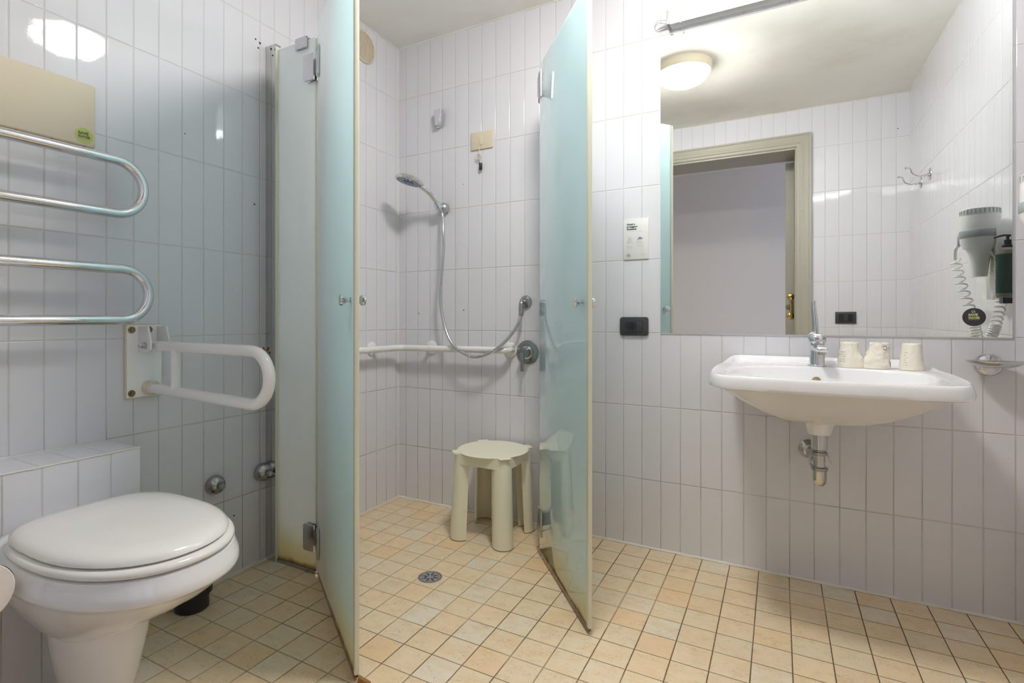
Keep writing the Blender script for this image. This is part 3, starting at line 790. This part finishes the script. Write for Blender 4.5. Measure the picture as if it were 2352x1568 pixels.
part('seat', b, 'stool_plastic', so, angle=50)
ap = lambda a: min(sq(a, .1385, .045), seat_r(a)*.985+.004)
ap2 = lambda a: sq(a, .1385, .045)*.965
b = MB().loft([rg(ap2, SZ-.008), rg(ap2, SZ-.048), rg(lambda a: ap2(a)*.96, SZ-.048), rg(lambda a: ap2(a)*.96, SZ-.010)], True, True)
part('apron', b, 'stool_plastic', so, angle=50)
def leg(q):
    d_ = V((math.cos(q), math.sin(q), 0)); t_ = V((-d_.y, d_.x, 0)); rings = []
    for z, cr, rr_ in ((.003, .147, .0425), (.16, .1395, .0415), (.322, .132, .0405)):
        o_ = V((SX, SY, z))+d_*cr; pr2 = []
        th = [-PI/2*1.02+PI*1.02*k/20 for k in range(21)]
        out = [o_-d_*.016+t_*(-rr_)]+[o_+d_*rr_*math.cos(a)*1.0+t_*rr_*math.sin(a) for a in th]+[o_-d_*.016+t_*rr_]
        ri = rr_-.0045
        inn = [o_-d_*.016+t_*ri]+[o_+d_*ri*math.cos(a)+t_*ri*math.sin(a) for a in th[::-1]]+[o_-d_*.016+t_*(-ri)]
        rings.append(out+inn)
    return rings
for k in range(4):
    q = PI/4+k*PI/2
    L_ = leg(q)
    o = part('leg', MB().loft(L_), 'stool_plastic', so, angle=40)
    lo = [v.copy() for v in L_[0]]; f0 = [V((v.x, v.y, 0)) for v in lo]; f1 = [V((v.x, v.y, .0035)) for v in lo]
    cen = V((SX, SY, 0))+V((math.cos(q), math.sin(q), 0))*.147
    f0 = [cen+(v-cen)*1.02 for v in f0]; f1 = [cen+V((0, 0, .0035))+(v-cen-V((0, 0, .0035)))*1.02 for v in f1]
    part('foot_pad', MB().loft([f0, f1]), 'rubber', o)

# ------------------------------------------------------------------ socket, card
sk = thing('wall_socket', 'black double wall socket on the tiles left of the washbasin', 'wall socket', (1.23, 0, .905))
sxc, szc = 1.2296, .9048
part('frame', MB().prism(rounded(.116, .0765, .010, cx=sxc, cy=szc), 0, .010, (0, 0, 0), (1, 0, 0), (0, 0, 1), .003), 'dark_grey_plastic', sk)
part('module_bed', MB().box(sxc-.034, sxc+.034, -.0112, -.009, szc-.0225, szc+.0225, .0005, 1), 'black_plastic', sk)
part('socket_module', MB().box(sxc-.034, sxc+.008, -.0135, -.010, szc-.0215, szc+.0215, .001, 1), 'dark_grey_plastic', sk)
b = MB().lathe([(.0185, .0), (.0185, .0005), (.0165, -.0002)], (sxc-.013, -.0137, szc), (0, -1, 0), 32)
part('socket_well', b, 'black_plastic', sk)
for dx in (-.0095, 0, .0095): part('socket_pin_hole', MB().lathe([(.0022, 0), (.0022, .0004)], (sxc-.013+dx, -.0142, szc), (0, -1, 0), 10), 'dark', sk)
for dz in (-.0165, .0165): part('earth_contact', MB().lathe([(.0015, 0), (.0012, .0008)], (sxc-.013, -.0141, szc+dz), (0, -1, 0), 10), 'steel', sk)
part('switch_rocker', MB().box(sxc+.0095, sxc+.0335, -.0145, -.010, szc-.021, szc+.021, .0015, 2), 'dark_grey_plastic', sk)

cd = thing('notice_card', 'small white notice card with printed text above the black wall socket', 'notice', (1.2368, 0, 1.265))
cx0, cx1, cz0, cz1 = 1.1862, 1.2880, 1.1815, 1.3480
part('card_plate', MB().box(cx0, cx1, -.0055, 0, cz0, cz1, .001, 2), 'card', cd)
tm = MB(); ty = -.0058; tx = cx0+.0135
for s_, z in (('Aiutaci a', 1.3235), ('proteggere', 1.3135), ("l'ambiente", 1.3035)):
    text_mb(tm, s_, (tx, ty, z), (1, 0, 0), (0, 0, 1), .0105, off=.0005, sx=.92)
part('heading_print', tm, 'ink', cd)
tm = MB(); cxm = tx+.0075
tm.tube([V((cxm+.0075*math.cos(a), ty, 1.198+.0075*math.sin(a))) for a in [2*PI*i/30 for i in range(31)]], .0005, 5)
text_mb(tm, 'B&B', (cxm, ty, 1.1962), (1, 0, 0), (0, 0, 1), .0050, off=.0002, align='CENTER')
part('emblem', tm, 'ink', cd)
tm = MB()
def words(mb, x, z, wds, hh=.0009, yy=ty, gap=.0009):
    for w_ in wds: mb.box(x, x+w_, yy-.0001, yy+.0001, z, z+hh); x += w_+gap
random.seed(3)
def rw(tot):
    o = []; 
    while tot > .001: q = min(tot, random.uniform(.002, .006)); o.append(q); tot -= q+.0009
    return o
words(tm, tx, 1.2965, rw(.060), .0008)
for z, l_ in ((1.2535, .022), (1.2495, .026)): words(tm, tx, z, rw(l_), .0013)
for z, l_ in ((1.2365, .024), (1.2330, .020), (1.2290, .027)): words(tm, tx, z, rw(l_), .0007)
for z, l_ in ((1.2565, .017), (1.2525, .024), (1.2485, .028)): words(tm, tx+.040, z, rw(l_), .0013)
for z, l_ in ((1.2425, .024), (1.2390, .028), (1.2350, .028)): words(tm, tx+.040, z, rw(l_), .0007)
words(tm, cx1-.034, 1.2005, rw(.021), .0009)
part('small_print', tm, 'ink_grey', cd)
tm = MB()
for a, b_ in (((0, .0), (.002, -.009)), ((.002, -.009), (.009, -.009)), ((.009, -.009), (.011, 0)), ((-.004, -.014), (.015, -.014))):
    tm.tube([V((tx+.006+a[0], ty, 1.2745+a[1])), V((tx+.006+b_[0], ty, 1.2745+b_[1]))], .0005, 5)
tm.prism([(0, 0), (.008, .010), (.014, .012), (.020, .005), (.026, .009), (.021, .001)], 0, .0002, (tx+.042, ty, 1.2620))
part('pictogram', tm, 'ink_blue', cd)

# ------------------------------------------------------------------ washbasin
wb_ = thing('washbasin', 'wide white ceramic washbasin fixed to the back wall under the mirror', 'washbasin', (1.88, 0, .60))
OUT = [(1.608, 0), (1.70, 0), (1.88, 0), (2.06, 0), (2.152, 0), (2.176, -.06), (2.196, -.16), (2.2065, -.28), (2.205, -.38), (2.190, -.455), (2.160, -.502), (2.10, -.522), (2.0, -.534), (1.88, -.539), (1.76, -.534),
       (1.66, -.522), (1.600, -.502), (1.570, -.455), (1.555, -.38), (1.5535, -.28), (1.564, -.16), (1.584, -.06)]
op = catmull([V((a, b_, 0)) for a, b_ in OUT], 6, True)
NC = 120; CX, CY = 1.88, -.27
def ray_hit(poly, a):
    dx, dy = math.cos(a), math.sin(a); best = 0
    for i in range(len(poly)):
        p_, q_ = poly[i], poly[(i+1) % len(poly)]
        ex_, ey = q_.x-p_.x, q_.y-p_.y; den = dx*ey-dy*ex_
        if abs(den) < 1e-12: continue
        wx, wy = p_.x-CX, p_.y-CY
        t = (wx*ey-wy*ex_)/den; u = (wx*dy-wy*dx)/den
        if -1e-6 <= u <= 1+1e-6 and t > 0: best = max(best, t)
    return best
AN = [2*PI*k/NC for k in range(NC)]
OR = [ray_hit(op, a) for a in AN]
inp = []
for k in range(96):
    a = 2*PI*k/96; c_, s_ = math.cos(a), math.sin(a)
    e = 2.6 if s_ > 0 else 2.3
    q = (abs(c_)**e+abs(s_)**e)**(-1/e)
    inp.append(V((1.88+.268*c_*q, -.312+(.180 if s_ > 0 else .176)*s_*q, 0)))
IR = [min(ray_hit(inp, a), o_*.842) for a, o_ in zip(AN, OR)]
def zr(x, y): return .7715+.006*sst(-.42, -.16, y)+.0225*sst(-.20, -.01, y)*sst(.10, .30, abs(x-1.88)+.18)*0
def zo(x, y): return .7700+.009*sst(-.45, -.12, y)+.0215*sst(-.16, -.005, y)
def ring(R, z, k=1.0, cx=CX, cy=CY, f=0.0):
    out = []
    for a, r_ in zip(AN, R):
        x = cx+r_*k*math.cos(a); y = min(-.0005, cy+r_*k*math.sin(a))
        out.append(V((x, y, z(x, y) if callable(z) else z)))
    return out
def deck(x, y): return .7690+.0085*sst(-.45, -.12, y)+.019*sst(-.028, -.008, y)
rings = [ring(OR, lambda x, y: zo(x, y)-.0375, .955), ring(OR, lambda x, y: zo(x, y)-.0400, .978), ring(OR, lambda x, y: zo(x, y)-.0375, .994), ring(OR, lambda x, y: zo(x, y)-.030, .999),
         ring(OR, lambda x, y: zo(x, y)-.010, .985), ring(OR, lambda x, y: zo(x, y)-.003, .978), ring(OR, lambda x, y: zo(x, y)+.0003, .967), ring(OR, lambda x, y: zo(x, y)-.0005, .955),
         ring(OR, lambda x, y: deck(x, y), .925), ring(OR, lambda x, y: deck(x, y)-.0008, .895), ring(OR, lambda x, y: deck(x, y)-.001, .870),
         ring(IR, lambda x, y: deck(x, y)-.0015, 1.012), ring(IR, lambda x, y: deck(x, y)-.004, .992), ring(IR, lambda x, y: deck(x, y)-.010, .975),
         ring(IR, .735, .93), ring(IR, .700, .84), ring(IR, .672, .68), ring(IR, .657, .45), ring(IR, .650, .20), ring(IR, .648, .08)]
top = MB().loft(rings, False, True)
under = [ring(OR, lambda x, y: zo(x, y)-.0375, .955), ring(OR, .724, .90), ring(OR, .705, .82), ring(OR, .678, .70), ring(OR, .650, .56), ring(OR, .627, .40), ring(OR, .613, .25), ring(OR, .607, .12)]
for i, r_ in enumerate(under):
    f = max(0, i-1)/6.0
    for v in r_: v.x += (1.872-1.88)*f; v.y = min(-.0005, v.y+(.05)*f)
top.loft(under, False, True)
part('basin', top, 'ceramic', wb_, angle=50)
part('drain_collar', MB().lathe([(.043, .0), (.042, .006), (.034, .040), (.031, .043), (.02, .044)], (1.868, -.220, .6125), (0, 0, -1), 36), 'ceramic', wb_)
ov = MB().lathe([(.0125, 0), (.0125, .0015), (.001, .002)], (1.864, -.4895+.343, .7320), (0, -1, .45), 24)
part('overflow_hole', ov, 'old_brass', wb_)
for x in (1.779, 1.957):
    b = MB().lathe([(.018, 0), (.022, .004), (.022, .020), (.014, .026)], (x, 0, .588), (0, -1, 0), 24)
    part('fixing_cap', b, 'yellowed_plastic', wb_)

fc = thing('basin_tap', 'chrome single-lever tap on the washbasin', 'tap', (1.868, -.088, .777))
FX, FY = 1.869, -.088
part('base_ring', MB().lathe([(.0285, 0), (.0285, .003), (.0255, .005)], (FX, FY, .7765), (0, 0, 1), 36), 'chrome', fc)
part('body', MB().lathe([(.0258, 0), (.0240, .02), (.0225, .045), (.0228, .070), (.0245, .080)], (FX, FY, .779), (0, 0, 1), 36), 'chrome', fc)
spt = []
for t, wv, hv, zz in ((.0, .0225, .017, .838), (.03, .0215, .015, .840), (.06, .0205, .013, .839), (.085, .019, .011, .837), (.098, .016, .007, .836), (.101, .010, .004, .835)):
    spt.append([V((FX+.010*t/.1+wv*math.cos(a), FY-t, zz+hv*math.sin(a))) for a in [2*PI*k/24 for k in range(24)]])
part('spout', MB().loft(spt), 'chrome', fc, angle=60)
part('aerator', MB().lathe([(.0135, 0), (.0135, .013), (.0115, .0135), (.011, .011)], (FX+.008, FY-.082, .833), (0, 0, -1), 24), 'steel', fc)
part('lever_cap', MB().lathe([(.0268, 0), (.0275, .004), (.0262, .013), (.0215, .022), (.012, .029), (.001, .031)], (FX, FY, .8592), (0, 0, 1), 36), 'chrome', fc)
lv = catmull([(FX+.001, FY-.012, .876), (FX-.001, FY-.012, .905), (FX-.004, FY-.010, .945), (FX-.006, FY-.008, .975), (FX-.007, FY-.006, .997)], 6)
part('lever', MB().tube(lv, lambda t: .0052-.0016*t+.0012*math.sin(PI*min(1, t*1.2)), 14, flat=.75), 'chrome', fc, angle=60)
part('hot_mark', MB().lathe([(.0028, 0), (.0026, .0008)], (FX-.001, FY-.0262, .870), (0, -1, .35), 14), 'red_dot', fc)
part('cold_mark', MB().lathe([(.0022, 0), (.0020, .0008)], (FX+.0025, FY-.0265, .870), (0, -1, .35), 14), 'blue_dot', fc)

tp = thing('basin_trap', 'chrome bottle trap under the washbasin', 'trap', (1.868, -.22, .57))
TX, TY = 1.868, -.220
part('tailpipe', MB().lathe([(.0225, 0), (.0225, .047), (.0195, .050)], (TX, TY, .5683), (0, 0, -1), 32), 'steel', tp)
part('upper_pipe', MB().lathe([(.0165, .05), (.0165, .112)], (TX, TY, .5735), (0, 0, -1), 32), 'steel', tp)
for z, r1 in ((.5145, .0238), (.4655, .0238)):
    part('ring_nut', MB().lathe([(r1-.003, 0), (r1, .002), (r1, .009), (r1-.003, .011)], (TX, TY, z), (0, 0, -1), 32), 'old_chrome', tp)
part('bottle', MB().lathe([(.0205, 0), (.0205, .028), (.0185, .042), (.0125, .050), (.001, .053)], (TX, TY, .4565), (0, 0, -1), 32), 'steel', tp)
part('outlet_pipe', MB().tube(catmull([(TX, TY+.01, .440), (TX+.010, TY+.05, .432), (TX+.004, TY+.09, .452), (1.852, TY+.14, .470), (1.850, -.03, .472), (1.850, 0, .472)], 6), .0135, 18), 'steel', tp)
part('wire_loop', MB().tube(catmull([(TX-.010, TY+.012, .492), (TX-.024, TY+.004, .487), (TX-.025, TY, .472), (TX-.014, TY-.012, .462)], 6), .0032, 10), 'old_chrome', tp)
part('lever_rod', MB().tube([(TX+.020, TY-.010, .512), (TX+.030, TY-.008, .481)], .0022, 8), 'old_chrome', tp)
part('wall_flange', MB().lathe([(.033, 0), (.0335, .003), (.029, .008), (.020, .022), (.016, .024)], (1.850, 0, .472), (0, -1, 0), 36), 'steel', tp)

# paper-wrapped cups
def cup(x, y, seed, flare, lab, lean=0):
    t = thing('wrapped_cup', lab, 'cup', (x, y, deck(x, y)), 'paper-wrapped cups standing upside down on the washbasin')
    rs = []
    z0 = deck(x, y)-.0005
    for i in range(22):
        f = i/21; r_ = .0325-.0085*f
        if i == 0: r_ = .0318
        rg_ = []
        for k in range(48):
            a = 2*PI*k/48
            nz_ = noise.noise(V((math.cos(a)*2.1+seed, math.sin(a)*2.1, f*4.0)))
            n2_ = noise.noise(V((math.cos(a)*5+seed*3, math.sin(a)*5, f*9.0)))
            am = flare[0]*sst(0, .25, f)*(1-f*.4); r2 = r_+am*(abs(nz_)*1.1)+n2_*.0012*flare[2]
            lob = math.exp(-((((a-flare[1]+PI) % (2*PI))-PI)/.55)**2)
            r2 += flare[3]*lob*(1-sst(.25, .75, f))
            zz = z0+.0815*f+(n2_*.0015 if i > 16 else 0)*flare[2]
            rg_.append(V((x+r2*math.cos(a)+lean*f, y+r2*math.sin(a), zz)))
        rs.append(rg_)
    top_ = rs[-1]; cc = sum(top_, V((0, 0, 0)))/48
    rs.append([cc+(v-cc)*.9+V((0, 0, .002)) for v in top_]); rs.append([cc+(v-cc)*.4+V((0, 0, .0012)) for v in top_])
    o = part('paper_wrapper', MB().loft(rs), 'paper', t, angle=50)
    return t, o, rs
def stamp(o, rs, a0, i0, i1, da, m_, name):
    mb = MB(); random.seed(int(a0*100)+i0)
    cen = sum(rs[5], V((0, 0, 0)))/48
    for i in range(i0, i1, 2):
        k = a0
        while k < a0+da:
            w_ = 1
            q = [rs[i][k % 48], rs[i][(k+w_) % 48], rs[i][(k+w_) % 48].lerp(rs[i+1][(k+w_) % 48], .3), rs[i][k % 48].lerp(rs[i+1][k % 48], .3)]
            q = [v+(v-V((cen.x, cen.y, v.z))).normalized()*.0005 for v in q]
            mb.add(q, [[0, 1, 2, 3]])
            k += random.choice((1, 1, 2))
    part(name, mb, m_, o)
_, o1, r1_ = cup(1.958, -.100, 1.3, (.004, -.3, 1.0, .011), 'paper-wrapped cup nearest the tap, printed with faint grey text')
stamp(o1, r1_, 28, 5, 14, 5, 'ink_grey', 'printed_text')
_, o2, r2_ = cup(2.034, -.112, 4.1, (.007, 3.4, 2.2, .009), 'crumpled paper-wrapped cup in the middle of the three', .004)
sq_ = MB()
fr_ = lambda k, i, dr_=.0006: r2_[i][k % 48]+(r2_[i][k % 48]-V((2.034, -.112, r2_[i][k % 48].z))).normalized()*dr_
sq_.tube(catmull([fr_(38, 18), fr_(39, 19), fr_(40, 19), fr_(41, 17), fr_(42, 17), fr_(43, 18)], 4), .0006, 5)
sq_.tube(catmull([fr_(38, 16), fr_(40, 16), fr_(42, 15)], 4), .0006, 5)
part('printed_squiggle', sq_, 'ink', o2)
sq_ = MB().tube(catmull([fr_(45, 8), fr_(44, 6), fr_(45, 4), fr_(45, 2)], 4), .0006, 5)
part('printed_squiggle', sq_, 'ink', o2)
_, o3, r3_ = cup(2.119, -.122, 8.7, (.0015, 0, .7, 0), 'smoothly wrapped cup at the right end of the washbasin')
stamp(o3, r3_, 29, 4, 16, 3, 'ink_grey', 'printed_text')

# soap dish
sd = thing('soap_dish', 'chrome oval soap dish on the back wall right of the washbasin', 'soap dish', (2.331, -.05, .79))
part('wall_boss', MB().lathe([(.035, 0), (.036, .003), (.031, .010), (.018, .014)], (2.331, 0, .793), (0, -1, 0), 40), 'chrome', sd)
pr2 = [(.001, -.017), (.030, -.016), (.050, -.010), (.066, -.001), (.0705, .004), (.0715, .0055), (.069, .0045), (.060, -.0005), (.045, -.008), (.020, -.0125), (.001, -.0130)]
part('dish', MB().lathe(pr2, (2.331, -.062, .8035), (0, 0, 1), 56, sx=.68, sy=1, up=(1, 0, 0)), 'chrome', sd, angle=60)
part('bracket', MB().box(2.318, 2.344, -.062, -.008, .783, .791, .003, 2), 'chrome', sd)

# ------------------------------------------------------------------ right wall and front wall fittings seen in the mirror
def coil(pts, R, turns, seg=14):
    P_ = catmull(pts, 24); n = len(P_); out = []
    N_ = int(turns*seg)
    for i in range(N_+1):
        f = i/N_*(n-1); k = min(int(f), n-2); p = P_[k].lerp(P_[k+1], f-k); t = (P_[k+1]-P_[k]).normalized()
        a = t.cross(V((0, 1, 0))).normalized(); b_ = t.cross(a)
        th = 2*PI*i/seg; out.append(p+a*R*math.cos(th)+b_*R*math.sin(th))
    return out
hdx = thing('hair_dryer', 'white wall-mounted hair dryer with a coiled cord, seen in the mirror', 'hair dryer', (XR, -.28, 1.0))
DX, DY = 2.378, -.276
wb2 = [(-.235, 1.03), (-.222, 1.10), (-.222, 1.20), (-.232, 1.262), (-.255, 1.283), (-.295, 1.272), (-.345, 1.225), (-.395, 1.155), (-.425, 1.09), (-.42, 1.035), (-.37, 1.01), (-.27, 1.005)]
wp = [(p_.x, p_.y) for p_ in catmull([V((a, z, 0)) for a, z in wb2], 4, True)]
part('wall_unit', MB().prism([(a, z) for a, z in wp], -XR, -(XR-.062), (0, 0, 0), (0, 1, 0), (0, 0, 1), .012) if False else MB().prism([(a, z) for a, z in wp], XR-.062, XR, (0, 0, 0), (0, 1, 0), (0, 0, 1), .014), 'white_plastic', hdx, angle=50)
part('motor_housing', MB().lathe([(.046, .0), (.0535, .02), (.0550, .05), (.0535, .115), (.052, .120)], (DX, DY, 1.185), (0, 0, 1), 40), 'white_plastic', hdx)
part('grey_band', MB().lathe([(.056, 0), (.0575, .004), (.0575, .022), (.056, .026)], (DX, DY, 1.222), (0, 0, 1), 40, caps=True), 'grey_plastic', hdx)
b = MB().lathe([(.053, 0), (.0545, .003), (.053, .022), (.048, .025), (.001, .026)], (DX, DY, 1.300), (0, 0, 1), 40)
for k in range(28):
    a = 2*PI*k/28; c_, s_ = math.cos(a), math.sin(a)
    b.prism([(.0525, -.0016), (.0548, -.0016), (.0548, .0016), (.0525, .0016)], .004, .019, (DX, DY, 1.300), (c_, s_, 0), (-s_, c_, 0), mi=1)
part('intake_grille', b, ['white_plastic', 'grey_plastic'], hdx)
nzl = []
for z, r_, fx_ in ((1.205, .050, 0), (1.19, .046, 0), (1.165, .034, .002), (1.13, .028, .004), (1.085, .0245, .006)):
    nzl.append([V((DX+r_*math.cos(a)*.9, DY-fx_+r_*math.sin(a), z)) for a in [2*PI*k/32 for k in range(32)]])
part('nozzle', MB().loft(nzl), 'white_plastic', hdx, angle=60)
hk = MB().tube(catmull([(DX-.02, DY-.052, 1.200), (DX, DY-.03, 1.192), (DX+.02, DY+.02, 1.175), (DX+.05, DY+.03, 1.13)], 6), .012, 14, flat=.4)
part('holder_arm', hk, 'white_plastic', hdx)
part('cord_boss', MB().box(DX-.052, DX-.030, DY-.052, DY-.030, 1.200, 1.240, .006, 3), 'grey_plastic', hdx)
cp = [(DX-.046, DY-.046, 1.205), (DX-.052, DY-.062, 1.19), (DX-.050, DY-.075, 1.155)]
part('cord_sleeve', MB().tube(catmull(cp, 6), .0055, 12), 'white_plastic', hdx)
co = coil([(DX-.050, DY-.075, 1.155), (DX-.040, DY-.060, 1.08), (DX-.026, DY-.035, 1.0), (DX-.012, DY-.012, .93)], .0150, 9)
co += coil([(DX-.012, DY-.012, .93), (DX-.010, DY+.005, .88), (DX-.004, DY+.03, .83), (DX+.006, DY+.045, .84), (DX+.016, DY+.058, .88), (DX+.026, DY+.058, .915)], .0145, 26)
co += coil([(DX+.026, DY+.058, .915), (DX+.038, DY+.045, .96), (DX+.052, DY+.022, 1.012)], .0135, 6)
part('coiled_cord', MB().tube(co, .0030, 8), 'white_plastic', hdx, angle=60)

sb = thing('soap_dispenser', 'dark green pump soap bottle clipped on the right wall, seen in the mirror', 'soap bottle', (XR-.040, -.16, 1.0))
BX, BY = XR-.046, -.180
part('bottle', MB().lathe([(.026, 0), (.030, .004), (.0305, .010), (.0305, .150), (.028, .160), (.018, .168), (.012, .170)], (BX, BY, 1.006), (0, 0, 1), 40), 'bottle_body', sb)
part('label', MB().lathe([(.0308, .016), (.0308, .146)], (BX, BY, 1.006), (0, 0, 1), 40, caps=False), 'bottle_label', sb)
part('pump_collar', MB().lathe([(.014, 0), (.015, .002), (.015, .006), (.009, .009), (.009, .024), (.004, .026), (.004, .040)], (BX, BY, 1.176), (0, 0, 1), 28), 'black_plastic', sb)
part('pump_spout', MB().tube(catmull([(BX+.008, BY, 1.214), (BX-.010, BY-.004, 1.216), (BX-.032, BY-.012, 1.211)], 5), .0035, 10), 'black_plastic', sb)
part('wall_clip', MB().box(BX-.018, XR, BY-.014, BY+.024, .988, 1.008, .002, 1), 'black_plastic', sb)
part('wall_clip_back', MB().box(BX+.029, XR, BY-.014, BY+.014, 1.008, 1.18, .002, 1), 'black_plastic', sb)
def on_bottle(a, z): return V((BX+.0312*math.cos(a), BY+.0312*math.sin(a), z))
def blocks(mb, a0, lens, z, hh):
    """a word of upright strokes printed round the bottle"""
    a = a0
    for L_ in lens:
        mb.add([on_bottle(a, z), on_bottle(a+L_, z), on_bottle(a+L_, z+hh), on_bottle(a, z+hh)], [[0, 1, 2, 3]]); a += L_+.05
A0 = PI*.98
lm, wm = MB(), MB()
for i, (nn, mm) in enumerate(((4, lm), (3, lm), (5, lm), (5, wm), (5, wm), (3, wm))):
    blocks(mm, A0, [.11]*nn, 1.122-i*.0102, .0068)
blocks(lm, A0-.02, [.86], 1.0535, .0062)
lm.tube([on_bottle(A0+.14+.13*math.cos(q), 1.1415+.0050*math.sin(q)) for q in [2*PI*k/20 for k in range(21)]], .0005, 5)
for z, n_2 in ((1.0465, 6), (1.0430, 5), (1.0280, 7), (1.0250, 6)): blocks(wm, A0, [.08]*n_2, z, .0018)
part('lime_lettering', lm, 'lime_print', sb); part('white_lettering', wm, 'white_print', sb)

for y, z, lab in ((-1.650, 1.716, 'chrome wall hook on the right wall, farther from the mirror'), (-1.440, 1.716, 'chrome wall hook on the right wall, nearer the mirror')):
    t = thing('wall_hook', lab, 'hook', (XR, y, z), 'chrome hooks on the right wall')
    part('back_plate', MB().lathe([(.034, 0), (.032, .004), (.022, .008), (.001, .010)], (XR, y, z), (-1, 0, 0), 32, sx=.75), 'chrome', t)
    b = MB().tube(catmull([(XR-.006, y, z), (XR-.045, y, z-.006), (XR-.075, y, z+.012), (XR-.085, y, z+.038), (XR-.100, y, z+.044)], 6), .0035, 10)
    b.lathe([(.001, 0), (.006, .003), (.006, .009), (.001, .012)], (XR-.098, y, z+.044), (-1, 0, 0), 12)
    b.tube([(XR-.006, y, z-.004), (XR-.024, y, z-.012), (XR-.026, y, z-.004)], .003, 8)
    part('hook_arm', b, 'chrome', t)
sw = thing('light_switch', 'black triple light switch plate beside the doorway, seen in the mirror', 'light switch', (2.1365, YF, .94))
part('plate', MB().box(2.0795, 2.1936, YF, YF+.008, .9024, .9794, .002, 2), 'dark_grey_plastic', sw)
part('bed', MB().box(2.100, 2.173, YF+.007, YF+.009, .916, .966), 'black_plastic', sw)
for k in range(3): part('rocker', MB().box(2.1015+k*.0237, 2.1240+k*.0237, YF+.008, YF+.0115, .920, .962, .001, 1), 'black_plastic' if k != 1 else 'dark_grey_plastic', sw)
holes_ = MB().lathe([(.0005, 0), (.0035, 0), (.003, .0006)], (2.41, YF, 2.13), (0, 1, 0), 12)
part('screw_hole', holes_, 'dark', bpy.data.objects['wall_front'])

# ------------------------------------------------------------------ camera, world, view
cam = bpy.data.cameras.new('camera'); co_ = bpy.data.objects.new('camera', cam); C.objects.link(co_)
co_.location = (1.755, -2.2013, .9399); co_.rotation_euler = (PI/2, 0, .5004)
cam.sensor_width = 36; cam.sensor_fit = 'HORIZONTAL'; cam.lens = 1211.6146/2352*36
cam.shift_x = (1176-1126.8095)/2352; cam.shift_y = (729.7436-784)/2352
cam.clip_start = .02
sc = bpy.context.scene; sc.camera = co_
wd = bpy.data.worlds.new('world'); sc.world = wd; wd.use_nodes = True
bg = wd.node_tree.nodes.get('Background') or wd.node_tree.nodes.new('ShaderNodeBackground')
bg.inputs[0].default_value = (.36, .48, .80, 1); bg.inputs[1].default_value = 2.2
if not wd.node_tree.nodes.get('World Output'):
    wo = wd.node_tree.nodes.new('ShaderNodeOutputWorld'); wd.node_tree.links.new(bg.outputs[0], wo.inputs[0])
vs = sc.view_settings; vs.view_transform = 'Standard'; vs.look = 'None'; vs.gamma = 1; vs.exposure = 0; vs.use_curve_mapping = False
cy = sc.cycles
cy.use_denoising = True; cy.max_bounces = 10; cy.diffuse_bounces = 7; cy.glossy_bounces = 5; cy.transmission_bounces = 8
cy.use_adaptive_sampling = True; cy.adaptive_threshold = .08; cy.adaptive_min_samples = 20
cy.sample_clamp_indirect = 8; cy.caustics_reflective = False; cy.caustics_refractive = True; cy.blur_glossy = .5
